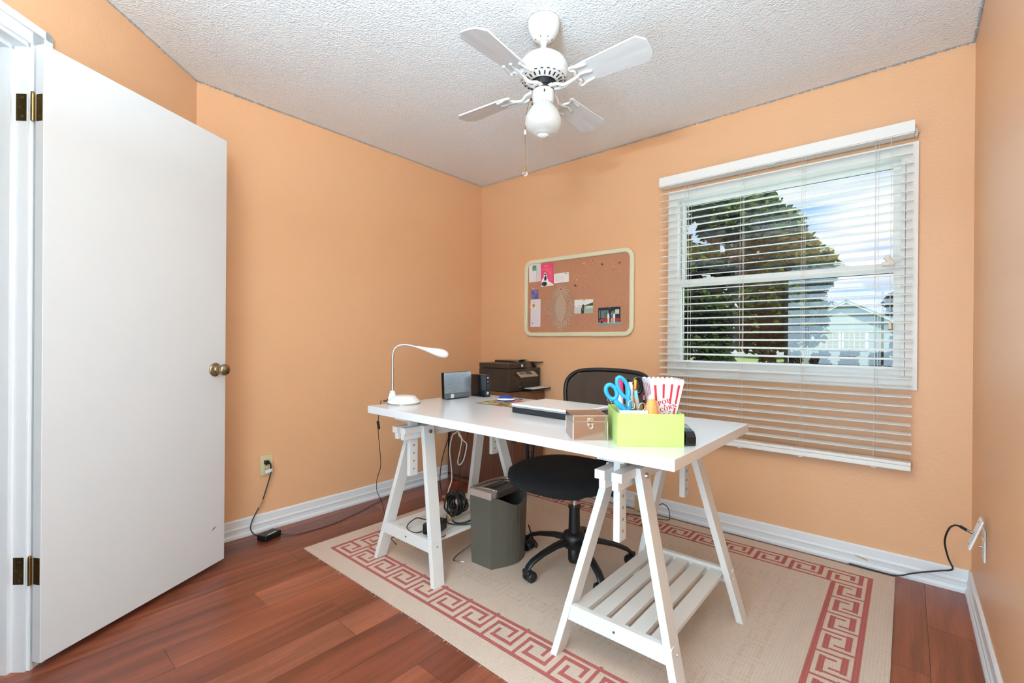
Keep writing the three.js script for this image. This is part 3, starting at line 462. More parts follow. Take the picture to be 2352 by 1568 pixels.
// ------------------------------------------------------------------ desk top and trestles
const RY = 0.006;                                             // top of the rug
const DT = 0.783;                                             // top of the desk
{
  const d = thing('trestle_desk', 'long glossy white desk top resting on two trestles', 'desk', [0.838, DT, 0.884], -0.0048);
  obj('top_board', rbb(0, 1.502, -0.034, 0, 0, 0.748, 0.0015), M.desk, d);
  obj('edge_band', [bb(0.002, 1.5, -0.0325, -0.0015, 0.748, 0.7484), bb(1.502, 1.5024, -0.0325, -0.0015, 0.002, 0.746)], M.desk, d);
}
function trestle(x, label) {
  const t = thing('trestle', label, 'trestle', [x, RY + 0.0014, 1.21], 0, 'desk trestles');
  const P = M.whitePaint, top = 0.690 - RY, zf = 0.312, lz = 0.058;
  for (const sx of [-1, 1]) for (const sz of [-1, 1]) {
    const lg = ex([[sx * 0.037, top], [sx * 0.060, top], [sx * 0.233, 0], [sx * 0.210, 0]], lz, 0.0012).translate(0, 0, sz > 0 ? zf - 0.028 : -zf - 0.030);
    { const q = lg.attributes.position; for (let i = 0; i < q.count; i++) q.setZ(i, q.getZ(i) - sz * 0.075 * q.getY(i) / top); lg.computeVertexNormals(); }
    const m = obj('leg', lg, P, t);
    obj('leg_screw', cy(0.0045, 0.0045, 0.003, sx * 0.1955, 0.16, sz * (zf - 0.018), [0, 0, Math.PI / 2 - sx * 0.22], 12), M.steel, m);
  }
  for (const s of [-1, 1]) obj('beam', [rbb(Math.min(s * 0.012, s * 0.048), Math.max(s * 0.012, s * 0.048), 0.663 - RY, 0.692 - RY, -0.368, 0.368, 0.0015), rbb(Math.min(s * 0.012, s * 0.034), Math.max(s * 0.012, s * 0.034), 0.634 - RY, 0.664 - RY, -0.364, 0.364, 0.0015)], P, t);
  for (const s of [-1, 1]) {
    const post = obj('height_post', rbb(-0.0115, 0.0115, 0.452 - RY, 0.724 - RY, s > 0 ? 0.264 : -0.310, s > 0 ? 0.310 : -0.264, 0.0015), P, t);
    for (let k = 0; k < 4; k++) obj('peg_hole', cy(0.0056, 0.0056, 0.0236, 0, 0.598 - k * 0.038 - RY, s * 0.287, [0, 0, Math.PI / 2], 14), mat('#a88a6c', 0.8), post);
    const bolt = obj('bolt', [cy(0.009, 0.0105, 0.008, 0.0705, 0.664 - RY, s * 0.236, [0, 0, -Math.PI / 2], 18), cy(0.004, 0.004, 0.135, 0, 0.664 - RY, s * 0.236, [0, 0, Math.PI / 2], 10)], M.steel, t);
  }
  obj('top_rail', rbb(-0.048, 0.048, 0.7215 - RY, 0.7474 - RY, -0.356, 0.356, 0.0015), P, t);
  for (const s of [-1, 1]) { const r = obj('shelf_rail', rbb(-0.190, 0.190, 0.138 - RY, 0.193 - RY, s > 0 ? 0.2995 : -0.3215, s > 0 ? 0.3215 : -0.2995, 0.0015), P, t); obj('rail_screw', cy(0.004, 0.004, 0.002, 0.0, 0.166 - RY, s * 0.3222, [Math.PI / 2, 0, 0], 12), mat('#8f8f90', 0.3, 1), r); }
  for (let i = 0; i < 5; i++) obj('shelf_slat', rbb(-0.172 + i * 0.0698, -0.172 + i * 0.0698 + 0.052, 0.166 - RY, 0.181 - RY, -0.2995, 0.2995, 0.0015), P, t);
}
trestle(1.008, 'white wooden trestle under the lamp end of the desk');
trestle(2.102, 'white wooden trestle with an empty slatted shelf, nearest the camera');

// ------------------------------------------------------------------ office chair
{
  const c = thing('office_chair', 'black mesh back swivel chair behind the desk', 'chair', [1.58, RY, 0.955], -0.03);
  const B = M.black;
  const hub = obj('hub', [lt([[0.030, 0.165], [0.052, 0.160], [0.060, 0.135], [0.052, 0.095], [0.030, 0.088], [0, 0.088]], 0, 0, 0, 32), lt([[0, 0.02], [0.026, 0.02], [0.03, 0.03], [0.03, 0.1], [0, 0.1]], 0, 0, 0, 28)], B, c);
  obj('gas_column', [cy(0.026, 0.029, 0.13, 0, 0.225, 0, null, 28), cy(0.031, 0.031, 0.008, 0, 0.288, 0, null, 28)], B, c);
  obj('piston', cy(0.0145, 0.0145, 0.14, 0, 0.355, 0, null, 20), M.chrome, c);
  for (let i = 0; i < 5; i++) {
    const a = (103 + i * 72) * Math.PI / 180, g = new THREE.Group(); g.name = 'base_leg'; g.rotation.y = -a; c.add(g);
    const prof = [[0.045, 0.128, 0.024, 0.030], [0.12, 0.122, 0.020, 0.024], [0.20, 0.105, 0.018, 0.020], [0.255, 0.085, 0.018, 0.018], [0.28, 0.066, 0.018, 0.016], [0.288, 0.052, 0.015, 0.014]];
    const pos = [], idx = [], N = 10; prof.forEach(([x, y, w, h], k) => { const p0 = prof[Math.max(0, k - 1)], p1 = prof[Math.min(prof.length - 1, k + 1)], tx = p1[0] - p0[0], ty = p1[1] - p0[1], l = Math.hypot(tx, ty); for (let j = 0; j < N; j++) { const q = j / N * 6.2832, hh = Math.sign(Math.sin(q)) * Math.abs(Math.sin(q)) ** 0.7 * h * 0.5, ww = Math.sign(Math.cos(q)) * Math.abs(Math.cos(q)) ** 0.7 * w; pos.push(x - ty / l * hh, y + tx / l * hh, ww); } });
    for (let k = 0; k < prof.length - 1; k++) for (let j = 0; j < N; j++) { const A = k * N + j, Bq = k * N + (j + 1) % N, C = A + N, D = Bq + N; idx.push(A, C, Bq, Bq, C, D); }
    { const e = (prof.length - 1) * N; for (let j = 1; j < N - 1; j++) idx.push(e, e + j, e + j + 1); }
    const lg = new THREE.BufferGeometry(); lg.setAttribute('position', new THREE.Float32BufferAttribute(pos, 3)); lg.setAttribute('uv', new THREE.Float32BufferAttribute(new Float32Array(pos.length / 3 * 2), 2)); lg.setIndex(idx); lg.computeVertexNormals();
    obj('arm', lg, B, g);
    const cg = []; for (const s of [-1, 1]) cg.push(cy(0.025, 0.025, 0.017, 0.272, 0.0252, s * 0.013, [Math.PI / 2, 0, 0], 22), cy(0.017, 0.022, 0.006, 0.272, 0.0252, s * 0.024, [s * Math.PI / 2, 0, 0], 20));
    cg.push(rb(0.035, 0.022, 0.05, 0.009, 0.283, 0.046, 0), cy(0.009, 0.009, 0.03, 0.288, 0.055, 0, null, 12));
    obj('caster', cg, M.black, g);
  }
  // seat: rounded cushion
  const pos = [], idx = [], NU = 40, rings = [[0.0, 0.492], [0.12, 0.495], [0.19, 0.498], [0.225, 0.495], [0.248, 0.480], [0.252, 0.460], [0.244, 0.438], [0.215, 0.426], [0.10, 0.420], [0, 0.420]];
  rings.forEach(([r, y]) => { for (let j = 0; j < NU; j++) { const q = j / NU * 6.2832, cs = Math.cos(q), sn = Math.sin(q), e = 0.78; pos.push(Math.sign(cs) * Math.abs(cs) ** e * r * 1.04, y + (sn > 0.7 ? -0.012 * (r / 0.25) ** 3 : 0), Math.sign(sn) * Math.abs(sn) ** e * r + 0.075); } });
  for (let k = 0; k < rings.length - 1; k++) for (let j = 0; j < NU; j++) { const A = k * NU + j, Bq = k * NU + (j + 1) % NU, C = A + NU, D = Bq + NU; idx.push(A, Bq, C, Bq, D, C); }
  const sg = new THREE.BufferGeometry(); sg.setAttribute('position', new THREE.Float32BufferAttribute(pos, 3)); sg.setAttribute('uv', new THREE.Float32BufferAttribute(new Float32Array(pos.length / 3 * 2), 2)); sg.setIndex(idx); sg.computeVertexNormals();
  obj('seat', sg, M.blackFabric, c);
  obj('tilt_mechanism', [rb(0.16, 0.03, 0.22, 0.008, 0, 0.408, 0.02), tb([[0.05, 0.41, 0.02], [0.16, 0.412, 0.03], [0.24, 0.40, 0.04]], 0.005, 16, 8)], B, c);
  // back: curved frame with mesh
  const bw = 0.262, bpts = []; const backY = [0.53, 0.56, 0.66, 0.78, 0.88, 0.925, 0.938];
  const half = [[0.0, 0.525], [0.15, 0.527], [0.20, 0.545], [0.228, 0.62], [0.250, 0.74], [bw, 0.83], [0.250, 0.885], [0.20, 0.925], [0.11, 0.938], [0.0, 0.941]];
  const zAt = (x, y) => -0.268 - 0.07 * ((y - 0.53) / 0.4) + 0.55 * x * x;
  for (const q of half) bpts.push([q[0], q[1], zAt(q[0], q[1])]); for (let k = half.length - 2; k > 0; k--) bpts.push([-half[k][0], half[k][1], zAt(half[k][0], half[k][1])]);
  const bf = obj('back_frame', tb(bpts, 0.012, 160, 8, true), B, c);
  const mp = [], mi = [], NX = 14, NY = 12, wid = (y) => { for (let k = 0; k < half.length - 1; k++) if (y <= half[k + 1][1]) { const u = (y - half[k][1]) / (half[k + 1][1] - half[k][1]); return half[k][0] + (half[k + 1][0] - half[k][0]) * u; } return 0; };
  for (let j = 0; j <= NY; j++) { const y = 0.53 + (0.935 - 0.53) * j / NY, wv = Math.max(0.02, wid(y)); for (let i = 0; i <= NX; i++) { const x = (i / NX * 2 - 1) * wv; mp.push(x, y, zAt(x, y)); } }
  for (let j = 0; j < NY; j++) for (let i = 0; i < NX; i++) { const A = j * (NX + 1) + i; mi.push(A, A + 1, A + NX + 1, A + 1, A + NX + 2, A + NX + 1); }
  const mg = new THREE.BufferGeometry(); mg.setAttribute('position', new THREE.Float32BufferAttribute(mp, 3)); mg.setAttribute('uv', new THREE.Float32BufferAttribute(new Float32Array(mp.length / 3 * 2), 2)); mg.setIndex(mi); mg.computeVertexNormals();
  obj('back_mesh', mg, M.blackMesh, bf);
  obj('lumbar_bar', tb([[-0.235, 0.70, zAt(0.235, 0.70) - 0.012], [0, 0.70, zAt(0, 0.70) - 0.02], [0.235, 0.70, zAt(0.235, 0.70) - 0.012]], 0.016, 30, 8), B, bf);
  obj('back_support', [rb(0.085, 0.22, 0.014, 0.005, 0, 0.50, -0.262, [0.14, 0, 0]), rb(0.085, 0.014, 0.22, 0.005, 0, 0.415, -0.15)], B, c);
  for (const s of [-1, 1]) {
    const ax = s * 0.262; const arm = obj('armrest', rb(0.05, 0.022, 0.21, 0.010, ax, 0.655, 0.03), B, c);
    obj('arm_post', tb([[s * 0.12, 0.412, 0.045], [ax * 0.96, 0.414, 0.045], [ax, 0.45, 0.045], [ax, 0.56, 0.055], [ax, 0.648, 0.065]], 0.0095, 36, 8), B, arm);
    obj('arm_post', tb([[s * 0.12, 0.412, 0.012], [ax * 0.96, 0.414, 0.012], [ax, 0.45, 0.010], [ax, 0.56, 0.004], [ax, 0.648, 0.0]], 0.0095, 36, 8), B, arm);
  }
}

// ------------------------------------------------------------------ paper shredder bin
{
  const s = thing('paper_shredder', 'grey paper shredder bin with a silver and black head', 'shredder', [1.175, RY, 1.272], 0.03);
  // local x to the right (bulging front), z backwards is negative; outline: flat back, bowed right side
  const out = (k, y) => { const a = []; const d = 0.262; a.push([0, 0]); for (let i = 0; i <= 10; i++) { const t = i / 10; a.push([(0.138 + 0.058 * Math.sin(Math.PI * t) * (0.6 + 0.4 * t) + 0.018 * t) * k, -d * t]); } a.push([0, -d]); return a; };
  const o = out(1), NP = o.length, pos = [], idx = [], cen = [0.08, -0.131];
  const lv = [[0.0, 0.93], [0.10, 0.955], [0.22, 0.98], [0.345, 1.0]];
  const topDip = (x, z, y) => { const q = Math.max(0, (x - 0.125) / 0.07); return y - 0.055 * Math.sin(Math.PI * Math.min(1, Math.max(0, -z / 0.262))) * Math.min(1, q); };
  lv.forEach(([y, k], li) => o.forEach(([x, z]) => { const X = cen[0] + (x - cen[0]) * k, Z = cen[1] + (z - cen[1]) * k; pos.push(X, li === 3 ? topDip(x, z, y) : y, Z); }));
  lv.slice().reverse().forEach(([y, k], li) => o.forEach(([x, z]) => { const kk = k - 0.03, X = cen[0] + (x - cen[0]) * kk, Z = cen[1] + (z - cen[1]) * kk; pos.push(X, (li === 0 ? topDip(x, z, 0.345) : y) + (li === 3 ? 0.006 : 0), Z); }));
  const Lr = pos.length / 3 / NP; for (let k = 0; k < Lr - 1; k++) for (let j = 0; j < NP; j++) { const A = k * NP + j, Bq = k * NP + (j + 1) % NP; idx.push(A, Bq, A + NP, Bq, Bq + NP, A + NP); }
  for (let j = 1; j < NP - 1; j++) { idx.push(0, j + 1, j); const e = (Lr - 1) * NP; idx.push(e, e + j, e + j + 1); }
  let g = new THREE.BufferGeometry(); g.setAttribute('position', new THREE.Float32BufferAttribute(pos, 3)); g.setIndex(idx); g = g.toNonIndexed(); g.computeVertexNormals(); g.setAttribute('uv', new THREE.Float32BufferAttribute(new Float32Array(g.attributes.position.count * 2), 2));
  obj('bin', g, M.greyBin, s);
  // shredder head
  const hd = obj('head', [ex([[0.0, 0.006], [0.135, 0.006], [0.135, -0.040], [0.128, -0.13], [0.150, -0.225], [0.150, -0.266], [0.0, -0.266]], 0.028, 0.002).rotateX(-Math.PI / 2).scale(1, 1, -1).translate(0, 0, 0)].map(q => q), M.silverPlastic, s);
  hd.geometry.dispose(); hd.geometry = merge([rb(0.142, 0.036, 0.05, 0.006, 0.069, 0.352, -0.018), rb(0.15, 0.036, 0.05, 0.006, 0.076, 0.352, -0.240), rb(0.035, 0.036, 0.24, 0.006, 0.016, 0.352, -0.13)]);
  obj('arched_rim', [tb([[0.006, 0.370, 0.004], [0.05, 0.376, -0.012], [0.10, 0.374, -0.03], [0.140, 0.366, -0.044]], 0.005, 24, 8), tb([[0.006, 0.370, -0.02], [0.03, 0.382, -0.10], [0.07, 0.388, -0.18], [0.150, 0.384, -0.235]], 0.008, 30, 8)], M.chrome, hd);
  obj('feed_deck', [rb(0.115, 0.03, 0.175, 0.004, 0.088, 0.348, -0.129)], mat('#3b332c', 0.4), hd);
  obj('feed_slot', rb(0.006, 0.004, 0.15, 0.001, 0.075, 0.3635, -0.129), M.darkHole, hd);
  obj('indicator_light', sp(0.005, 0.118, 0.3635, -0.06, 1, 0.5, 1, 12), M.chrome, hd); obj('side_button', sp(0.004, 0.140, 0.360, -0.10, 1, 0.5, 1, 10), M.chrome, hd);
  s.scale.set(1, 1, 1);
}

// ------------------------------------------------------------------ unseen uplighter behind the camera, placed to brighten the ceiling
{
  const l = thing('unseen_uplighter', 'unseen white uplighter behind the camera, placed to brighten the ceiling', 'lamp', [2.62, 0, 3.17]);
  obj('lamp_base', lt([[0, 0], [0.13, 0], [0.13, 0.012], [0.02, 0.03], [0, 0.03]], 0, 0.0005, 0), M.lampWhite, l);
  obj('pole', cy(0.012, 0.012, 1.62, 0, 0.83, 0), M.lampWhite, l);
  obj('lamp_bowl', lt([[0, 1.63], [0.05, 1.635], [0.14, 1.68], [0.20, 1.76], [0.212, 1.795], [0.209, 1.795], [0.195, 1.762], [0.135, 1.69], [0.05, 1.645], [0, 1.64]]), M.lampWhite, l);
  obj('bulb', sp(0.05, 0, 1.70, 0), mat('#ffffff', 0.5, 0, { emissive: new THREE.Color(0.93, 0.96, 1), emissiveIntensity: 1.5 }), l);
}

// ------------------------------------------------------------------ desk lamp
const CR = V(0.7598, 0, -0.6501);                            // direction the lamp arm reaches along
{
  const l = thing('desk_lamp', 'white gooseneck LED desk lamp at the left end of the desk', 'lamp', [0.890, DT, 1.462], Math.atan2(0.6501, 0.7598));
  const W_ = M.lampWhite;                                     // local +x: towards the lamp head
  const base = obj('base', [lt([[0, 0.004], [0.079, 0.004], [0.082, 0.008], [0.080, 0.014], [0.066, 0.026], [0.056, 0.038], [0.030, 0.042], [0, 0.042]], 0, 0, 0, 48), lt([[0, 0], [0.024, 0], [0.022, 0.02], [0.012, 0.052], [0.010, 0.058], [0, 0.058]], -0.058, 0.006, 0, 28)], W_, l);
  obj('base_ring', lt([[0, 0], [0.080, 0], [0.0815, 0.002], [0.080, 0.0045], [0, 0.0045]], 0, 0, 0, 48), M.chrome, base);
  obj('gooseneck', tb([[-0.058, 0.06, 0], [-0.0585, 0.15, 0], [-0.057, 0.245, 0], [-0.048, 0.275, 0], [-0.025, 0.292, 0], [0.010, 0.295, 0], [0.045, 0.288, 0], [0.068, 0.283, 0]], 0.0058, 70, 10), M.lampPole, l);
  const hp = [[0, 0], [0.010, 0.001], [0.012, 0.02], [0.019, 0.05], [0.030, 0.085], [0.038, 0.115], [0.0385, 0.135], [0.031, 0.152], [0.016, 0.162], [0, 0.164]];
  const hg = lt(hp, 0, 0, 0, 28); hg.scale(1, 1, 0.56); hg.rotateX(Math.PI / 2); hg.rotateY(Math.PI / 2);
  hg.rotateZ(0); const head = obj('lamp_head', hg, W_, l); head.position.set(0.064, 0.285, 0); head.rotation.z = -0.25;
  { const p = head.geometry.attributes.position; const b = new THREE.Box3().setFromBufferAttribute(p); if (b.max.x < 0.1) { head.geometry.rotateY(Math.PI); } }
  obj('power_jack', [cy(0.004, 0.004, 0.03, -0.088, 0.012, 0.0, [0, 0, Math.PI / 2], 12), cy(0.0025, 0.0025, 0.012, -0.078, 0.02, 0.01, [0.4, 0, 0.9], 8)], M.black, base);
}
{ // its flex hangs over the left end of the desk to the floor
  const c = thing('lamp_cord', 'thin black lamp cord hanging off the left end of the desk', 'cord', [0, 0, 0]);
  obj('flex', tb([[0.802, 0.796, 1.536], [0.803, 0.801, 1.538], [0.806, 0.790, 1.540], [0.802, 0.752, 1.546], [0.79, 0.696, 1.544], [0.755, 0.62, 1.520], [0.72, 0.533, 1.488], [0.66, 0.422, 1.442], [0.60, 0.335, 1.424], [0.55, 0.252, 1.391], [0.52, 0.162, 1.336], [0.56, 0.08, 1.34], [0.64, 0.02, 1.37], [0.75, 0.010, 1.40]], 0.0019, 120, 6), M.cable, c);
  obj('inline_switch', place(new THREE.CapsuleGeometry(0.0065, 0.032, 6, 12), 0.789, 0.672, 1.5425, [0.15, 0, 0.06]), M.cable, c);
}

// ------------------------------------------------------------------ router, modem, mouse, pad, laptop
{
  const g = thing('router', 'upright router panel with a shiny diamond grid face', 'router', [0.922, DT, 1.135]);
  const dia = dataTex(256, 256, (u, v) => { const a = Math.abs(((u + v) * 16) % 1 - 0.5) * 2, b = Math.abs((((u - v) * 16) % 1 + 1) % 1 - 0.5) * 2; return Math.max(0, Math.min(1, Math.min(a, b) * 3)); });
  const body = obj('body', rb(0.022, 0.142, 0.200, 0.004, 0, 0.074, 0, [0, 0, 0.06]), M.blackGloss, g);
  obj('grid_face', bx(0.002, 0.112, 0.196, 0.0125, 0.088, 0, [0, 0, 0.06]), mat('#c9d2d8', 0.13, 0.85, { bumpMap: dia, bumpScale: 0.0002 }), g);
  obj('lower_strip', bx(0.002, 0.026, 0.196, 0.0155, 0.018, 0, [0, 0, 0.06]), mat('#77808a', 0.35, 0.5), g);
  obj('badge', bx(0.0015, 0.020, 0.020, 0.0172, 0.017, 0.045, [0, 0, 0.06]), mat('#e8ecef', 0.3), g);
  obj('foot', rb(0.05, 0.004, 0.14, 0.001, 0, 0.0022, 0), M.black, g);
}
{
  const g = thing('modem', 'black upright modem with a row of indicator lights', 'modem', [0.950, DT, 0.976]);
  const b = obj('case', rb(0.115, 0.124, 0.040, 0.004, 0, 0.063, 0), M.blackGloss, g);
  obj('front_panel', rb(0.003, 0.120, 0.037, 0.001, 0.0575, 0.063, 0), mat('#23272d', 0.3), g);
  [[0.108, 0.0045, '#f4f6ff'], [0.086, 0.003, '#c9ccdc'], [0.066, 0.0025, '#8f86b0'], [0.052, 0.002, '#6f6a80']].forEach(([y, r, c]) => obj('indicator_light', cy(r, r, 0.002, 0.0595, y, 0, [0, 0, Math.PI / 2], 12), mat(c, 0.3), g));
  obj('logo_badge', sp(0.010, 0.059, 0.022, 0, 0.15, 0.9, 1, 14), mat('#a8c0d4', 0.3), g);
  obj('foot', rb(0.12, 0.003, 0.05, 0.001, 0, 0.0017, 0), M.black, g);
}
{
  const padTex = canvasTex(256, 212, (c) => { c.fillStyle = '#5f5a2c'; c.fillRect(0, 0, 256, 212); const r = rng(6); for (let i = 0; i < 90; i++) { c.fillStyle = ['#8f8a3c', '#9aa35a', '#c58b86', '#3a2f22', '#b64a44', '#a9a878', '#d4a3a0'][Math.floor(r() * 7)]; c.beginPath(); c.ellipse(r() * 256, r() * 212, 8 + r() * 26, 4 + r() * 12, r() * 3, 0, 7); c.fill(); } c.fillStyle = '#c2443e'; c.fillRect(150, 10, 100, 80); });
  const p = thing('mouse_pad', 'colourful thin mouse pad under the blue mouse', 'mouse pad', [1.262, DT, 1.105], 0.04);
  obj('pad', rb(0.235, 0.0035, 0.195, 0.0015, 0, 0.0018, 0), mat('#ffffff', 0.8, 0, { map: padTex }), p);
  obj('pad_base', rb(0.236, 0.0012, 0.196, 0.0005, 0, 0.0006, 0), M.black, p);
}
{
  const m = thing('computer_mouse', 'blue and white wired computer mouse', 'mouse', [1.215, DT + 0.0036, 1.055], -0.9); m.scale.setScalar(0.88);
  const shell = new THREE.SphereGeometry(1, 32, 16, 0, 6.2832, 0, Math.PI / 2); shell.scale(0.030, 0.034, 0.054);
  obj('shell', shell.translate(0, 0.002, 0), M.mouseBlue, m);
  const side = new THREE.SphereGeometry(1, 32, 12, 0, 6.2832, Math.PI * 0.36, Math.PI * 0.08); side.scale(0.0308, 0.0345, 0.0545);
  obj('white_band', side.translate(0, 0.002, 0), M.lampWhite, m);
  obj('underside', cy(0.0295, 0.0285, 0.004, 0, 0.002, 0, null, 28).scale(1, 1, 1.75), M.black, m);
  obj('scroll_wheel', cy(0.006, 0.006, 0.005, 0, 0.029, -0.028, [0, 0, Math.PI / 2], 14), M.black, m);
  obj('cord', tb([[0, 0.008, -0.052], [-0.01, 0.006, -0.08], [-0.05, 0.003, -0.10], [-0.10, 0.002, -0.08], [-0.16, 0.002, -0.07]], 0.0016, 40, 6), M.cable, m);
}
{
  const l = thing('laptop', 'closed white laptop lying on the desk', 'laptop', [1.655, DT, 1.197], -0.03);
  const base = obj('base', rb(0.345, 0.024, 0.245, 0.004, 0, 0.0135, 0), mat('#14171d', 0.4), l);
  obj('side_ports', [rb(0.02, 0.006, 0.003, 0.001, 0.155, 0.009, 0.1225), rb(0.01, 0.005, 0.003, 0.001, -0.12, 0.010, 0.1225), rb(0.19, 0.004, 0.002, 0.0005, 0.0, 0.006, 0.1228)], M.black, base).userData.kind = 'stuff';
  obj('silver_band', rb(0.347, 0.007, 0.247, 0.002, 0, 0.0285, 0), mat('#b9bec6', 0.3, 0.6), l);
  obj('lid', rb(0.350, 0.009, 0.250, 0.004, 0, 0.0362, 0), M.lampWhite, l);
  obj('hinge_cap', [rb(0.008, 0.02, 0.02, 0.003, -0.174, 0.016, 0.105)], M.lampWhite, l);
}

// ------------------------------------------------------------------ tin, lime box and what stands in it
{
  const a = Math.atan2(0.69, 0.725); // turn so the clasp faces the camera
  const t = thing('tin_box', 'small brushed metal box with a clasp', 'tin box', [1.998, DT, 1.540], a);
  // local +z front
  const w = 0.112, d = 0.135, h = 0.083;
  obj('body', rbb(-w / 2, w / 2, 0, 0.060, -d / 2, d / 2, 0.0025), M.tin, t);
  obj('lid', rbb(-w / 2 - 0.001, w / 2 + 0.001, 0.0608, h - 0.002, -d / 2 - 0.001, d / 2 + 0.001, 0.003), M.tin, t);
  const e = 0.0022, rim = []; for (const s of [-1, 1]) { rim.push(rb(e, 0.06, e, 0.001, s * w / 2, 0.03, d / 2), rb(w, e, e, 0.001, 0, h - 0.002, s * d / 2), rb(e, e, d, 0.001, s * w / 2, h - 0.002, 0)); } rim.push(rb(w, e, e, 0.001, 0, 0.061, d / 2), rb(w, e, e, 0.001, 0, 0.0012, d / 2), rb(e, e, d, 0.001, -w / 2, 0.061, 0), rb(e, 0.06, e, 0.001, -w / 2, 0.03, -d / 2));
  obj('edge_trim', rim, M.tinEdge, t);
  obj('clasp', [rb(0.020, 0.014, 0.004, 0.0015, 0, 0.068, d / 2 + 0.002), cy(0.0055, 0.0055, 0.006, 0, 0.069, d / 2 + 0.005, [Math.PI / 2, 0, 0], 14), rb(0.022, 0.006, 0.003, 0.001, 0, 0.055, d / 2 + 0.002), to(0.0065, 0.0022, 0, 0.047, d / 2 + 0.004, [0.15, 0, Math.PI], Math.PI), rb(0.0044, 0.010, 0.0044, 0.001, -0.0065, 0.051, d / 2 + 0.004), rb(0.0044, 0.010, 0.0044, 0.001, 0.0065, 0.051, d / 2 + 0.004)], M.chrome, t);
  obj('back_hinge', [cy(0.003, 0.003, 0.03, 0.025, 0.061, -d / 2 - 0.002, [0, 0, Math.PI / 2], 10)], M.chrome, t);
}
const GB = { x: 2.145, z: 1.599, a: Math.atan2(0.61, 0.79) };        // front left corner of the lime box
const gbAt = (u, v) => [GB.x + 0.79 * u - 0.613 * v, GB.z - 0.613 * u - 0.79 * v];
{
  const g = thing('storage_box', 'lime green open box holding scissors and pens', 'box', [GB.x, DT, GB.z], GB.a);
  const w = 0.2, d = 0.185, h = 0.100, k = 0.0035;
  obj('front_wall', rbb(0, w, 0, h, -k, 0, 0.001), M.lime, g); obj('back_wall', rbb(0, w, 0, h + 0.004, -d, -d + k, 0.001), M.lime, g);
  obj('side_wall', rbb(0, k, 0, h, -d + k, -k, 0.001), M.lime, g); obj('side_wall', rbb(w - k, w, 0, h, -d + k, -k, 0.001), M.lime, g); obj('bottom', rbb(k, w - k, 0, k, -d + k, -k, 0.0005), M.lime, g);
  obj('rim_clip', [tb([[0.006, h + 0.002, -d + 0.02], [-0.006, h + 0.02, -d + 0.03], [-0.008, h + 0.03, -d + 0.055], [0.004, h + 0.015, -d + 0.06]], 0.0012, 24, 6)], M.chrome, g);
}
// things in the box stand in its own axes: u to the right, y up, v towards the back
function inBox(name, label, category, u, v, turn = 0, tilt = 0) { const [x, z] = gbAt(u, v); const o = thing(name, label, category, [x, DT + 0.0045, z], GB.a + turn); o.rotation.order = 'YXZ'; o.rotation.z = tilt; return o; }
function loopHandle(cx, cyy, rx, ry, rad, tilt) { const p = []; for (let i = 0; i < 16; i++) { const a = i / 16 * 6.2832, x = rx * Math.cos(a), y = ry * Math.sin(a); p.push([cx + x * Math.cos(tilt) - y * Math.sin(tilt), cyy + x * Math.sin(tilt) + y * Math.cos(tilt), 0]); } return tb(p, rad, 48, 10, true); }
{
  const s = inBox('scissors', 'scissors with big sky blue handles', 'scissors', 0.046, 0.055, 0, 0);
  obj('handle', [loopHandle(-0.056, 0.155, 0.0155, 0.0235, 0.0068, 0.45), tb([[-0.046, 0.130, 0], [-0.030, 0.112, 0], [-0.008, 0.090, 0], [-0.002, 0.06, 0]], 0.0085, 20, 10)], M.blue, s);
  obj('handle', [loopHandle(-0.020, 0.170, 0.0145, 0.034, 0.0062, 0.42), tb([[-0.006, 0.140, 0.004], [0.0, 0.118, 0.004], [0.0, 0.090, 0.004], [0.002, 0.06, 0.004]], 0.0075, 20, 10)], M.blue, s);
  obj('blade', ex([[-0.008, 0.065], [0.004, 0.065], [0.004, 0.004], [0.001, 0.001]], 0.002), M.steel, s); obj('pivot_screw', cy(0.004, 0.004, 0.014, -0.002, 0.08, 0.002, [Math.PI / 2, 0, 0], 14), M.steel, s);
}
{
  const s = inBox('scissors', 'scissors with glossy black handles', 'scissors', 0.094, 0.160, 0, 0.02);
  obj('handle', [loopHandle(0.002, 0.165, 0.015, 0.026, 0.007, 0.05), tb([[0.0, 0.138, 0], [-0.004, 0.122, 0], [-0.004, 0.10, 0]], 0.0085, 16, 10)], M.blackGloss, s);
  obj('handle', [loopHandle(-0.030, 0.160, 0.0135, 0.026, 0.006, 0.1), tb([[-0.022, 0.135, 0.003], [-0.010, 0.120, 0.003], [-0.006, 0.10, 0.003]], 0.0075, 16, 10)], M.blackGloss, s);
  obj('blade', ex([[-0.012, 0.105], [0.001, 0.105], [-0.001, 0.004], [-0.003, 0.001]], 0.003), M.steel, s); obj('pivot_screw', cy(0.005, 0.005, 0.016, -0.005, 0.112, 0.002, [Math.PI / 2, 0, 0], 16), M.chrome, s);
}
{
  const s = inBox('scissors', 'small scissors with thin silver ring handles', 'scissors', 0.066, 0.030, 0, 0);
  obj('ring', [loopHandle(-0.018, 0.118, 0.0095, 0.0125, 0.0016, 0.3), tb([[-0.012, 0.106, 0], [-0.004, 0.085, 0], [0, 0.04, 0]], 0.0016, 16, 6)], M.chrome, s);
  obj('ring', [loopHandle(0.014, 0.112, 0.0095, 0.0125, 0.0016, -0.3), tb([[0.010, 0.100, 0], [0.003, 0.08, 0], [0, 0.04, 0]], 0.0016, 16, 6)], M.chrome, s);
  obj('blade', ex([[-0.003, 0.05], [0.003, 0.05], [0.001, 0.001], [-0.001, 0.001]], 0.0015), M.chrome, s);
}
function pen(name, label, u, v, tilt, turn, len, r, parts) { const p = inBox(name, label, 'pen', u, v, turn, tilt); for (const [pn, m, y0, y1, r0, r1] of parts) obj(pn, cy(r1, r0, y1 - y0, 0, (y0 + y1) / 2, 0, null, 16), m, p); return p; }
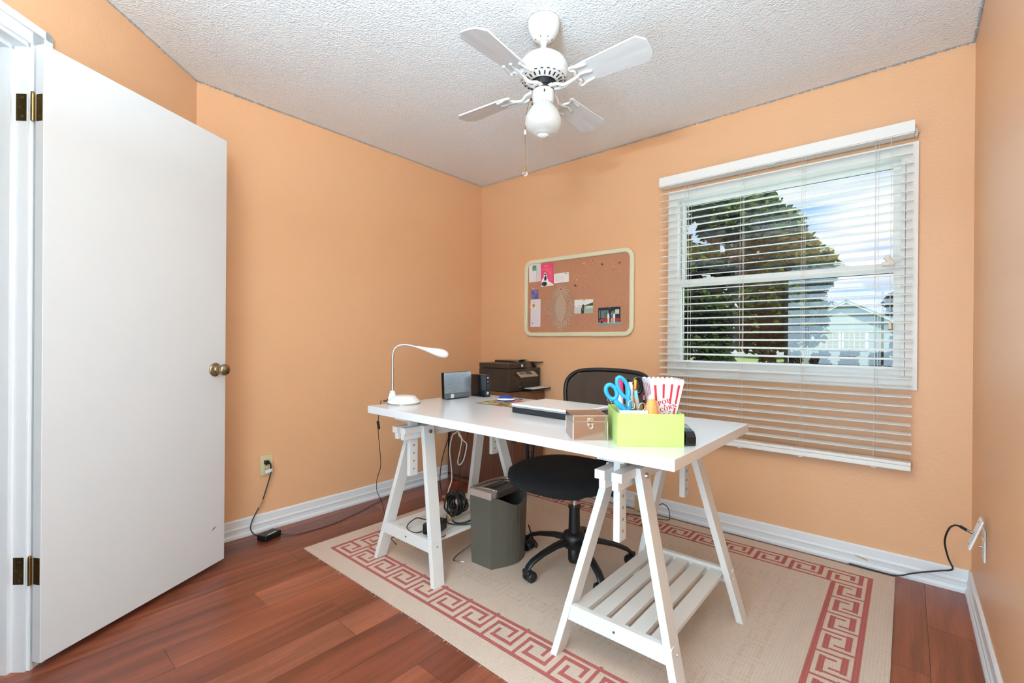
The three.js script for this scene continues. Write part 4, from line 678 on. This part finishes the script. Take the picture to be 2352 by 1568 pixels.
pen('marker', 'thick marker with a bright pink cap', 0.040, 0.135, 0.06, 0, 0, 0, [['barrel', M.lampWhite, 0, 0.145, 0.010, 0.010], ['cap', M.pink, 0.145, 0.190, 0.012, 0.0115], ['cap_top', M.pink, 0.190, 0.196, 0.0135, 0.013]]);
pen('marker', 'white pen with coloured dots beside the pink marker', 0.064, 0.090, 0.04, 0, 0, 0, [['barrel', M.lampWhite, 0.075, 0.176, 0.0075, 0.0075], ['lower_barrel', M.green, 0.0, 0.075, 0.0075, 0.0078], ['cap_top', M.lampWhite, 0.176, 0.184, 0.005, 0.007]]);
pen('pencil', 'striped yellow and orange pencil with a red ball', 0.070, 0.115, -0.04, 0, 0, 0, [['barrel', M.yellow, 0, 0.150, 0.0045, 0.0045], ['stripe', mat('#d86a2c', 0.4), 0.150, 0.160, 0.0046, 0.0046], ['upper_barrel', M.yellow, 0.160, 0.190, 0.0045, 0.0045], ['ball', M.red, 0.142, 0.154, 0.0085, 0.0085]]);
pen('pen', 'clear pen with pink ink', 0.094, 0.070, 0.16, 0, 0, 0, [['barrel', mat('#b9a99e', 0.2), 0.045, 0.135, 0.0065, 0.0065], ['ink', M.pink, 0, 0.045, 0.0045, 0.0045], ['cap_top', M.teal, 0.135, 0.16, 0.0055, 0.006]]);
pen('pen', 'dark maroon pen below the black scissors', 0.106, 0.090, 0.05, 0, 0, 0, [['barrel', M.maroon, 0, 0.118, 0.0055, 0.0055], ['cap_top', M.black, 0.118, 0.126, 0.004, 0.0055]]);
pen('pencil', 'plain orange pencil beside the maroon pen', 0.108, 0.113, 0.02, 0, 0, 0, [['barrel', mat('#e09a2e', 0.45), 0, 0.122, 0.0042, 0.0042], ['ferrule', M.steel, 0.122, 0.131, 0.0044, 0.0044], ['eraser', M.pink, 0.131, 0.139, 0.004, 0.004]]);
pen('pen', 'slim teal pen behind the markers', 0.064, 0.150, 0.05, 0, 0, 0, [['barrel', M.teal, 0, 0.178, 0.005, 0.005], ['cap_top', M.navy, 0.178, 0.19, 0.004, 0.005]]);
pen('marker', 'green tipped craft pen low in the box', 0.062, 0.072, 0.0, 0, 0, 0, [['barrel', M.navy, 0, 0.078, 0.008, 0.008], ['cap', M.green, 0.078, 0.104, 0.0075, 0.009]]);
{
  const b = inBox('glue_bottle', 'orange cone shaped bottle with a white tip', 'bottle', 0.109, 0.030); 
  obj('body', lt([[0, 0], [0.022, 0], [0.024, 0.01], [0.024, 0.06], [0.0215, 0.095], [0.015, 0.125], [0.010, 0.138], [0, 0.138]], 0, 0, 0, 28), M.orange, b);
  obj('tip', lt([[0.0102, 0.136], [0.008, 0.146], [0.003, 0.152], [0, 0.152]], 0, 0, 0, 20), M.lampWhite, b);
}
{
  const c = inBox('divider_card', 'white divider card just inside the front of the lime box', 'card', 0.058, 0.010);
  obj('card', rbb(-0.05, 0.035, 0.0, 0.104, -0.001, 0.001, 0.0004), mat('#e8ecef', 0.5), c);
}
{ // popcorn carton
  const c = inBox('popcorn_box', 'red and white striped popcorn carton', 'carton', 0.157, 0.086);
  const h = 0.192, wb = 0.040, wt = 0.104, N = 7;
  const face = (b, t, n) => { const p = [[-b / 2, 0], [b / 2, 0], [t / 2, h]]; for (let i = 0; i < n; i++) { const x0 = t / 2 - t * i / n, x1 = t / 2 - t * (i + 1) / n; for (let k = 1; k <= 6; k++) { const a = Math.PI * k / 6; p.push([(x0 + x1) / 2 + (t / n / 2) * Math.cos(a), h + 0.0075 * Math.sin(a)]); } } return p; };
  const art = (letters) => canvasTex(512, 1024, (g, W_, H_) => {
    g.fillStyle = '#f3eef1'; g.fillRect(0, 0, W_, H_); const X = f => W_ / 2 + f; 
    // stripes fan out from bottom to top
    const stripe = (p0, p1, y0, y1, col) => { const at = (p, y) => { const w = wb + (wt - wb) * (1 - y / H_); return W_ / 2 + p * w / wt * W_; }; g.fillStyle = col; g.beginPath(); g.moveTo(at(p0, y0), y0); g.lineTo(at(p1, y0), y0); g.lineTo(at(p1, y1), y1); g.lineTo(at(p0, y1), y1); g.closePath(); g.fill(); };
    for (let i = 0; i < 14; i++) stripe(-0.5 + i / 14 + 0.02, -0.5 + i / 14 + 0.032, 60, H_, '#d3c3cc');
    const red = '#c8283a'; stripe(-0.40, -0.325, 95, 355, red); stripe(-0.13, -0.06, 80, 310, red); stripe(0.13, 0.20, 80, 405, red); stripe(0.345, 0.42, 95, 400, red);
    stripe(-0.40, -0.325, 450, H_, red); stripe(0.345, 0.42, 465, H_, red); stripe(-0.10, -0.03, 560, H_, red); stripe(0.13, 0.20, 560, H_, red);
    if (letters) {
      g.fillStyle = '#b3202f'; g.textAlign = 'center'; g.textBaseline = 'middle';
      g.save(); g.translate(228, 372); g.rotate(-0.33); g.font = 'bold 96px serif'; g.fillText('POP', 0, 0); g.restore();
      g.beginPath(); g.arc(240, 432, 13, 0, 7); g.fill();
      g.save(); g.translate(296, 468); g.rotate(-0.36); g.font = 'bold 90px serif'; g.fillText('CORN', 0, 0); g.restore();
      g.beginPath(); g.arc(325, 530, 11, 0, 7); g.fill();
    }
  });
  const carton = (m) => mat('#ffffff', 0.45, 0, { map: m });
  const mkf = (tex) => { const g = ex(face(wb, wt, N), 0.0008), p = g.attributes.position, uv = g.attributes.uv; for (let i = 0; i < p.count; i++) uv.setXY(i, p.getX(i) / wt + 0.5, Math.min(0.999, p.getY(i) / (h + 0.008))); g.rotateX(0); return g; };
  const m1 = carton(art(true)), m2 = carton(art(false)), lean = Math.atan2((wt - wb) / 2, h);
  for (let k = 0; k < 4; k++) { const g = new THREE.Group(); g.name = 'carton_side'; g.rotation.y = k * Math.PI / 2; c.add(g); const f = obj('printed_panel', mkf(), k ? m2 : m1, g); f.position.set(0, 0.001, wb / 2); f.rotation.x = lean; }
}
{
  const s = thing('stapler', 'black stapler on the desk right of the lime box', 'stapler', [gbAt(0.226, 0.075)[0], DT, gbAt(0.226, 0.075)[1]], GB.a);
  obj('base', rb(0.034, 0.010, 0.15, 0.004, 0, 0.0052, -0.02), M.black, s);
  obj('arm', [ex([[-0.055, 0.012], [0.095, 0.020], [0.095, 0.040], [0.03, 0.050], [-0.040, 0.040], [-0.056, 0.026]], 0.026, 0.003).translate(0, 0, -0.013).rotateY(Math.PI / 2)], M.blackGloss, s);
  obj('top_cap', rb(0.024, 0.006, 0.09, 0.003, 0, 0.050, -0.03, [0.08, 0, 0]), mat('#8b99a5', 0.25), s);
}

// ------------------------------------------------------------------ filing cabinet and printer in the corner
{
  const c = thing('filing_cabinet', 'brown two drawer filing cabinet in the corner', 'cabinet', [0, 0.0065, 0]);
  const x1 = 0.695, z0 = 0.045, z1 = 0.400, top = 0.7265;
  obj('carcass', metreUV(merge([bb(0.03, x1, 0.0, top - 0.02, z1 - 0.016, z1), bb(0.03, x1, 0.0, top - 0.02, z0, z0 + 0.016), bb(0.03, 0.046, 0, top - 0.02, z0, z1), bb(0.03, x1 - 0.02, 0.03, 0.045, z0, z1)])), M.brownCab, c);
  obj('top', metreUV(rbb(0.025, x1 + 0.012, top - 0.02, top, z0 - 0.008, z1 + 0.006, 0.002)), M.brownCab, c);
  for (const [y0, y1] of [[0.04, 0.372], [0.378, 0.708]]) {
    const d = obj('drawer', metreUV(rbb(x1 - 0.002, x1 + 0.016, y0, y1, z0 + 0.002, z1 - 0.002, 0.002)), M.brownCab, c), m = (y0 + y1) / 2;
    obj('drawer_knob', lt([[0, 0], [0.006, 0], [0.006, 0.012], [0.014, 0.018], [0.014, 0.024], [0, 0.028]], x1 + 0.016, m - 0.025, (z0 + z1) / 2 + 0.07, 20, [0, 0, -Math.PI / 2]), M.brass, d);
    obj('pull_bar', rb(0.012, 0.012, 0.075, 0.003, x1 + 0.026, m - 0.02, (z0 + z1) / 2), M.chrome, d);
    obj('label_holder', [bx(0.002, 0.003, 0.066, x1 + 0.0165, m + 0.095, 0.222), bx(0.002, 0.003, 0.066, x1 + 0.0165, m + 0.055, 0.222), bx(0.002, 0.04, 0.003, x1 + 0.0165, m + 0.075, 0.19), bx(0.002, 0.04, 0.003, x1 + 0.0165, m + 0.075, 0.254)], M.chrome, d);
  }
}
{
  const p = thing('printer', 'black all-in-one printer on the filing cabinet', 'printer', [0.52, 0.7335, 0.215]);
  // local +x is the front
  const body = obj('body', rbb(-0.150, 0.146, 0, 0.166, -0.185, 0.185, 0.006), M.printer, p);
  obj('output_bay', [rbb(0.140, 0.1475, 0.018, 0.072, -0.15, 0.06, 0.002)], M.printerDark, body);
  obj('ink_door_trim', rbb(0.1465, 0.149, 0.030, 0.036, 0.055, 0.068, 0.001), M.chrome, body);
  obj('scanner_lid', rbb(-0.150, 0.140, 0.168, 0.205, -0.02, 0.185, 0.006), M.printer, p);
  obj('feeder', [ex([[-0.15, 0.0], [0.02, 0.0], [0.075, -0.01], [0.13, -0.045], [0.128, -0.065], [-0.15, -0.055]], 0.16, 0.004).translate(0, 0.215, -0.155)], M.printer, p);
  obj('feeder_guide', [rb(0.05, 0.004, 0.07, 0.001, 0.04, 0.222, -0.09, [0, 0, 0.25])], mat('#aab0ad', 0.35), p);
  obj('feeder_tray', rb(0.16, 0.004, 0.15, 0.001, 0.075, 0.206, -0.225, [0, 0, 0.02]), M.printer, p);
  const cp = obj('control_panel', [rb(0.075, 0.010, 0.205, 0.004, 0.158, 0.128, -0.005, [0, 0, -0.62])], M.silverPlastic, p);
  obj('display', rb(0.030, 0.003, 0.06, 0.001, 0.163, 0.133, -0.02, [0, 0, -0.62]), mat('#39404a', 0.2), cp);
  obj('start_button', rb(0.016, 0.004, 0.02, 0.002, 0.165, 0.133, -0.07, [0, 0, -0.62]), mat('#8fd0a8', 0.3), cp);
  obj('button_row', [rb(0.02, 0.003, 0.05, 0.001, 0.163, 0.133, 0.055, [0, 0, -0.62])], mat('#5c6a5c', 0.4), cp);
  obj('logo_disc', cy(0.011, 0.011, 0.003, 0.1415, 0.187, 0.03, [0, 0, Math.PI / 2], 24), mat('#e8e8ea', 0.3), p);
  obj('output_tray', [rbb(0.1475, 0.235, 0.008, 0.018, -0.205, 0.035, 0.004)], M.printerDark, p);
}
tag(obj('paper_stack', rb(0.085, 0.004, 0.20, 0.001, 0.716, 0.7545, 0.132), M.paper), 'white paper in the printer output tray', 'paper');

// ------------------------------------------------------------------ sockets, plugs and cables
function wallPlate(name, label, pos, turn, tilt, m) { const g = thing(name, label, 'wall plate', pos, turn); g.rotation.order = 'YXZ'; g.rotation.x = tilt; obj('plate', rb(0.070, 0.115, 0.006, 0.003, 0, 0, 0.003), m, g); return g; }
{
  const o = thing('wall_outlet', 'ivory power outlet low on the left wall', 'outlet', [0.0005, 0.3735, 1.768], Math.PI / 2);
  obj('cover_plate', rb(0.070, 0.115, 0.006, 0.003, 0, 0, 0.003), M.ivory, o);
  for (const y of [0.02, -0.02]) { const s = obj('socket', rb(0.030, 0.029, 0.003, 0.001, 0, y, 0.0068), M.ivory, o); obj('slot', [bx(0.002, 0.008, 0.001, -0.006, y, 0.0085), bx(0.002, 0.007, 0.001, 0.006, y, 0.0085), cy(0.0022, 0.0022, 0.001, 0, y - 0.009, 0.0085, [Math.PI / 2, 0, 0], 10)], M.darkHole, s).userData.kind = 'stuff'; }
  obj('plate_screw', cy(0.003, 0.003, 0.0015, 0, 0, 0.0066, [Math.PI / 2, 0, 0], 10), M.steel, o);
}
{
  const a = thing('power_adapter', 'black laptop power adapter on the floor, plugged into the left wall', 'adapter', [0, 0, 0]);
  obj('brick', rb(0.066, 0.030, 0.105, 0.005, 0.130, 0.0152, 1.800, [0, 0.35, 0]), M.black, a);
  obj('brick_label', rb(0.008, 0.001, 0.06, 0.0003, 0.152, 0.0305, 1.795, [0, 0.35, 0]), mat('#d7d4cf', 0.4), a);
  obj('plug', [rb(0.026, 0.022, 0.024, 0.004, 0.024, 0.394, 1.774), tb([[0.03, 0.398, 1.770], [0.036, 0.385, 1.758], [0.036, 0.36, 1.756]], 0.0042, 14, 8)], M.black, a);
  obj('cord_tag', rb(0.004, 0.018, 0.04, 0.001, 0.038, 0.346, 1.768, [0.15, 0, 0]), M.paper, a).userData.label = 'white cord tag';
  obj('wall_cord', tb([[0.036, 0.362, 1.756], [0.037, 0.33, 1.757], [0.034, 0.25, 1.778], [0.034, 0.19, 1.798], [0.036, 0.15, 1.820], [0.042, 0.09, 1.855], [0.052, 0.05, 1.868], [0.075, 0.022, 1.858], [0.110, 0.015, 1.842]], 0.0034, 80, 8), M.cable, a);
  obj('cord_band', tb([[0.034, 0.19, 1.798], [0.0345, 0.17, 1.809], [0.036, 0.15, 1.820]], 0.0040, 10, 8), mat('#b39a86', 0.5), a).userData.label = 'tan cable tie';
  obj('thin_cord', tb([[0.150, 0.015, 1.752], [0.163, 0.006, 1.735], [0.197, 0.003, 1.70], [0.21, 0.003, 1.664], [0.218, 0.003, 1.592], [0.216, 0.003, 1.458], [0.170, 0.003, 1.28], [0.100, 0.003, 1.10], [0.045, 0.003, 0.95]], 0.0019, 90, 6), M.cable, a);
}
{
  const p = wallPlate('wall_plate', 'white blank plate flat on the right wall', [W - 0.0005, 0.368, 0.462], -Math.PI / 2, 0, M.plateWhite);
  obj('center_jack', cy(0.005, 0.005, 0.010, 0, -0.01, 0.010, [Math.PI / 2, 0, 0], 12), M.steel, p);
}
{
  const p = wallPlate('cable_plate', 'tilted white cable plate hanging off the right wall', [3.006, 0.421, 0.53], -Math.PI / 2, -0.30, M.plateWhite);
  obj('plate_screw', [cy(0.0035, 0.0035, 0.003, 0, 0.045, 0.0075, [Math.PI / 2, 0, 0], 10)], M.steel, p); obj('plate_screw', [cy(0.0035, 0.0035, 0.003, 0, -0.045, 0.0075, [Math.PI / 2, 0, 0], 10)], M.steel, p);
  obj('coax_jack', cy(0.0045, 0.0045, 0.014, 0, 0, 0.012, [Math.PI / 2, 0, 0], 12), M.steel, p);
  obj('wire_stub', tb([[0, 0, 0], [0.01, 0.0, -0.012], [0.02, -0.01, -0.022]], 0.003, 10, 6), M.rawWood, p);
}
{
  const c = thing('coaxial_cable', 'black coaxial cable looping from the right wall to the rug', 'cable', [0, 0, 0]);
  obj('connector', tb([[2.994, 0.422, 0.53], [2.982, 0.423, 0.515]], 0.0045, 4, 10), M.steel, c);
  obj('boot', tb([[2.984, 0.423, 0.517], [2.968, 0.424, 0.485]], 0.0055, 4, 10), M.cable, c);
  obj('cable_run', tb([[2.970, 0.424, 0.488], [2.956, 0.414, 0.445], [2.945, 0.375, 0.36], [2.937, 0.323, 0.30], [2.937, 0.271, 0.25], [2.953, 0.183, 0.15], [2.972, 0.115, 0.062], [2.960, 0.093, 0.04], [2.930, 0.080, 0.036], [2.845, 0.042, 0.038], [2.78, 0.012, 0.046], [2.70, 0.0105, 0.05], [2.60, 0.0105, 0.045]], 0.0036, 140, 8), M.cable, c);
}
{ // white charging lead hooked under the desk
  const c = thing('white_cable', 'white cable looped under the lamp end of the desk', 'cable', [0, 0, 0]);
  obj('lead', tb([[0.952, 0.735, 1.15], [0.944, 0.61, 1.15], [0.915, 0.585, 1.15], [0.899, 0.555, 1.15], [0.886, 0.491, 1.15], [0.896, 0.431, 1.15], [0.906, 0.338, 1.15], [0.91, 0.27, 1.18], [0.96, 0.215, 1.22]], 0.0034, 90, 8), M.whiteCable, c);
  obj('loop', tb([[0.957, 0.735, 1.152], [0.957, 0.60, 1.152], [0.984, 0.567, 1.152], [0.972, 0.505, 1.152], [0.955, 0.440, 1.152], [0.972, 0.427, 1.152], [1.003, 0.465, 1.152], [1.023, 0.543, 1.152], [0.993, 0.565, 1.152], [0.975, 0.59, 1.152]], 0.0028, 110, 8), M.whiteCable, c);
  obj('plug_end', rb(0.008, 0.03, 0.006, 0.002, 0.968, 0.592, 1.153, [0, 0, 0.5]), M.whiteCable, c);
}
{ // black leads dropping behind the desk end
  const run = (label, pts, r) => { const c = tb(pts, r, 90, 6); tag(obj('hanging_cable', c, M.cable), label, 'cable', 'black cables under the desk'); };
  run('black cable hanging beside the brown cabinet, nearest the lamp', [[0.86, 0.746, 1.09], [0.845, 0.62, 1.09], [0.80, 0.50, 1.10], [0.785, 0.40, 1.12], [0.82, 0.30, 1.16], [0.93, 0.215, 1.22]], 0.0027);
  run('black cable hanging behind the white loop', [[0.93, 0.746, 1.04], [0.91, 0.60, 1.03], [0.87, 0.45, 1.03], [0.86, 0.34, 1.05], [0.88, 0.200, 1.08]], 0.0025);
}
{ // tangle of leads on the trestle shelf
  const c = thing('cable_coil', 'tangled coil of black cables on the trestle shelf', 'cables', [1.03, 0.1835, 1.235]); c.scale.setScalar(1.05);
  const r = rng(21), coils = [];
  for (let i = 0; i < 16; i++) { const R = 0.030 + r() * 0.030, ax = r() * 0.9 - 0.45, az = r() * 0.8 - 0.4, ox = (r() - 0.5) * 0.03, oz = (r() - 0.5) * 0.05, p = []; for (let k = 0; k < 10; k++) { const a = k / 10 * 6.2832; p.push([ox + R * Math.cos(a) * 1.0, 0.070 + R * Math.sin(a) + (r() - 0.5) * 0.006, oz + R * Math.cos(a) * ax + R * Math.sin(a) * az + (r() - 0.5) * 0.01]); } coils.push(tb(p, 0.0042, 44, 7, true)); }
  obj('coil', coils, M.cable, c).userData.kind = 'stuff';
  obj('loose_loop', tb([[0.0, 0.006, 0.03], [0.06, 0.005, 0.06], [0.10, 0.006, 0.03], [0.11, 0.02, -0.03], [0.09, 0.05, -0.05]], 0.0036, 50, 7), M.cable, c);
  obj('loose_loop', tb([[-0.02, 0.01, 0.04], [0.04, 0.005, 0.085], [0.10, 0.005, 0.06], [0.13, 0.006, 0.02]], 0.003, 40, 7), M.cable, c);
  obj('twist_tie', tb([[-0.015, 0.008, 0.03], [0.0, 0.022, 0.045], [0.02, 0.012, 0.05], [0.035, 0.006, 0.045]], 0.0028, 20, 6), mat('#cdb58a', 0.5), c);
  obj('copper_clip', rb(0.022, 0.012, 0.012, 0.003, -0.05, 0.095, 0.03), mat('#b98a5e', 0.3, 0.8), c);
}
{
  const p = thing('adapter_block', 'black adapter block lying on the trestle shelf behind the front leg', 'adapter', [1.092, 0.1835, 1.425], 0.35);
  obj('block', rb(0.075, 0.05, 0.11, 0.008, 0, 0.0252, 0), M.black, p);
  obj('lead', tb([[-0.02, 0.02, 0.055], [-0.06, 0.012, 0.075], [-0.12, 0.01, 0.05], [-0.15, 0.012, 0.0], [-0.13, 0.03, -0.04], [-0.09, 0.036, -0.03], [-0.04, 0.03, -0.04]], 0.0028, 70, 6), M.cable, p);
  obj('lead', tb([[0.03, 0.02, 0.04], [0.05, 0.010, 0.055], [0.07, 0.004, 0.05], [0.075, 0.004, 0.03]], 0.0024, 60, 6), M.cable, p);
}
{
  const c = thing('floor_cable', 'black cable with a bare silver end on the rug beside the shredder', 'cable', [0, 0, 0]);
  obj('lead', tb([[1.165, 0.10, 1.20], [1.13, 0.06, 1.23], [1.09, 0.02, 1.27], [1.10, 0.0095, 1.31], [1.12, 0.0095, 1.315]], 0.003, 40, 7), mat('#3b3e42', 0.5), c);
  obj('silver_end', tb([[1.118, 0.0095, 1.315], [1.14, 0.0095, 1.305], [1.158, 0.0095, 1.292]], 0.0034, 16, 7), M.chrome, c);
}
{
  const c = thing('shredder_cord', 'black power cord trailing behind the shredder', 'cord', [0, 0, 0]);
  obj('cord', tb([[1.345, 0.16, 1.02], [1.352, 0.08, 0.99], [1.34, 0.02, 0.95], [1.31, 0.0105, 0.90], [1.25, 0.0105, 0.86], [1.18, 0.0105, 0.84]], 0.0038, 50, 7), M.cable, c);
}
{ // small ivory box and lead at the foot of the window wall
  const b = thing('phone_jack', 'ivory surface jack box above the baseboard behind the trestle', 'jack', [1.50, 0.010, 0.045]);
  obj('box', rb(0.05, 0.09, 0.035, 0.004, 0, 0.048, 0.018), mat('#d2b48a', 0.5), b);
  const c = thing('jack_cord', 'thin black cord looping off the jack box by the baseboard', 'cord', [0, 0, 0]);
  obj('cord', tb([[1.46, 0.0105, 0.20], [1.49, 0.0105, 0.16], [1.60, 0.0105, 0.135], [1.70, 0.0105, 0.10], [1.712, 0.025, 0.085], [1.69, 0.07, 0.06], [1.65, 0.085, 0.05], [1.62, 0.06, 0.06], [1.60, 0.02, 0.09]], 0.0025, 90, 6), M.cable, c);
}

// ------------------------------------------------------------------ outside: lawn, neighbour's house, trees
const GY = -0.9;
tag(obj('lawn', bb(-60, 60, GY - 0.2, GY, -90, -0.6), mat('#6f8a55', 0.95)), 'green lawn outside the window', 'lawn').userData.kind = 'structure';
{
  const h = thing('neighbour_house', 'pale grey house with a gable seen through the window', 'house', [-1.07, GY, -45]);
  const siding = mat('#8d9ea2', 0.8), roof = mat('#7d8d92', 0.85), white = mat('#b4c2c6', 0.6), pane = mat('#8d9384', 0.15);
  obj('wall', [bb(-4.1, 5.2, 0, 3.36, -7, 0)], siding, h);
  obj('gable', ex([[-4.1, 3.36], [4.1, 3.36], [0, 5.55]], 0.3).translate(0, 0, -0.3), siding, h);
  for (let i = 0; i < 20; i++) obj('siding_board', bx(9.3, 0.15, 0.02, 0.55, 0.09 + i * 0.165, 0.012, [0.05, 0, 0]), siding, h);
  obj('roof', [beam([-4.6, 3.08, -3.4], [0, 5.62, -3.4], 0.14, 7.6), beam([4.6, 3.08, -3.4], [0, 5.62, -3.4], 0.14, 7.6)], roof, h);
  obj('barge_board', [beam([-4.6, 3.02, 0.36], [0, 5.55, 0.36], 0.2, 0.06), beam([4.6, 3.02, 0.36], [0, 5.55, 0.36], 0.2, 0.06)], white, h);
  for (const [x0, x1] of [[-2.24, -0.52], [-0.19, 1.28]]) {
    const w = obj('window', [bb(x0 - 0.18, x1 + 0.18, 1.42, 3.02, 0.02, 0.06)], white, h);
    for (let k = 0; k < 2; k++) { const a = x0 + (x1 - x0) * k / 2 + 0.03, b = x0 + (x1 - x0) * (k + 1) / 2 - 0.03; for (const [c, d] of [[1.55, 2.18], [2.24, 2.88]]) { obj('pane', bb(a, b, c, d, 0.06, 0.07), pane, w); obj('muntin', [bb((a + b) / 2 - 0.02, (a + b) / 2 + 0.02, c, d, 0.07, 0.085), bb(a, b, (c + d) / 2 - 0.02, (c + d) / 2 + 0.02, 0.07, 0.085)], white, w); } }
  }
}
function leafCloud(n, seed, inside, size, cols) {                 // n leaf cards where inside() puts them; colour varies leaf by leaf
  const r = rng(seed), pos = [], nor = [], col = [], uv = [], c = new THREE.Color();
  for (let i = 0; i < n; i++) {
    const [x, y, z] = inside(r), a = r() * 6.28, b = r() * 3.14, s = size * (0.6 + r() * 0.8), u = V(Math.cos(a), Math.sin(b) * 0.6, Math.sin(a)).normalize().multiplyScalar(s), w = V(-Math.sin(a) * Math.cos(b), Math.sin(b), Math.cos(a) * Math.cos(b)).normalize().multiplyScalar(s * 0.6), nn = new THREE.Vector3().crossVectors(u, w).normalize();
    c.set(cols[Math.floor(r() * cols.length)]);
    const P = [[x - u.x, y - u.y, z - u.z], [x + w.x, y + w.y, z + w.z], [x + u.x, y + u.y, z + u.z], [x - w.x, y - w.y, z - w.z]];
    for (const k of [0, 1, 2, 0, 2, 3]) { pos.push(...P[k]); nor.push(nn.x, nn.y, nn.z); col.push(c.r, c.g, c.b); uv.push(0, 0); }
  }
  const g = new THREE.BufferGeometry(); g.setAttribute('position', new THREE.Float32BufferAttribute(pos, 3)); g.setAttribute('normal', new THREE.Float32BufferAttribute(nor, 3)); g.setAttribute('uv', new THREE.Float32BufferAttribute(uv, 2)); g.setAttribute('color', new THREE.Float32BufferAttribute(col, 3)); return g;
}
const leafMat = new THREE.MeshPhysicalMaterial({ color: '#ffffff', vertexColors: true, roughness: 0.8, side: THREE.DoubleSide, transmission: 0.3, thickness: 0 });
const bark = mat('#4d4136', 0.95);
function tree(name, label, x, z, y0, y1, r0, n, size, seed, cols, shape) {
  const t = thing(name, label, 'tree', [x, GY, z]);
  obj('trunk', lt([[0, 0], [r0 * 0.075, 0], [r0 * 0.055, 1.5], [r0 * 0.03, (y1 - GY) * 0.7], [0, (y1 - GY) * 0.7]], 0, 0, 0, 12), bark, t);
  const blobs = [], r = rng(seed + 5); for (let i = 0; i < 110; i++) { const h = Math.pow(r(), 0.85), y = y0 - GY + (y1 - y0) * h, R = shape(h) * r0, a = r() * 6.28, q = Math.sqrt(0.25 + 0.75 * r()) * R; blobs.push([q * Math.cos(a), y, q * Math.sin(a), 0.16 * r0 + 0.10 * r0 * r()]); }
  const f = obj('foliage', leafCloud(n, seed, (q) => { const b = blobs[Math.floor(q() * blobs.length)], a = q() * 6.28, c = q() * 2 - 1, s = Math.sqrt(1 - c * c), R = b[3] * Math.cbrt(0.3 + 0.7 * q()); return [b[0] + R * s * Math.cos(a), b[1] + R * c * 0.7, b[2] + R * s * Math.sin(a)]; }, size, cols), leafMat, t); f.userData.kind = 'stuff';
}
const G1 = ['#86bc58', '#9ccf66', '#78ae54', '#b4d66c', '#6ca854', '#c6dc74'], G2 = ['#86b862', '#9acb6c', '#76a85c', '#aed678'], G3 = ['#8a9f7c', '#9ab08c', '#7c9270'];
tree('shade_tree', 'large green tree outside the window', -3.06, -16.5, 1.2, 9.7, 4.9, 52000, 0.16, 31, G1, h => 1.05 - h * 0.98);
tree('garden_shrub', 'dense green shrub below the large tree', -1.62, -7.4, -0.7, 2.3, 1.6, 24000, 0.085, 32, G2, h => 1 - 0.35 * h * h);
tree('street_tree', 'small dark tree in front of the far house right end', 2.75, -41.8, -0.3, 3.0, 1.0, 4000, 0.16, 33, G3, h => 1 - 0.5 * h);
tree('street_tree', 'tall distant tree behind the far house', 3.2, -62, 0, 6.8, 3.4, 6000, 0.34, 34, G3, h => 1 - 0.55 * h);
tree('street_tree', 'round distant tree behind the house gable', -9, -66, 0, 10, 6, 7000, 0.4, 35, G2, h => 1 - 0.5 * h);
for (let i = 0; i < 5; i++) tree('hedge_shrub', ['low shrub under the far house left end', 'low shrub left of the far house windows', 'low shrub below the far house windows', 'low shrub right of the far house windows', 'low shrub at the far house right end'][i], -6.6 + i * 1.95, -43.2, -0.9, 0.35, 0.72, 1800, 0.14, 40 + i, G3, h => 1 - 0.3 * h);

renderer.render(scene, camera);
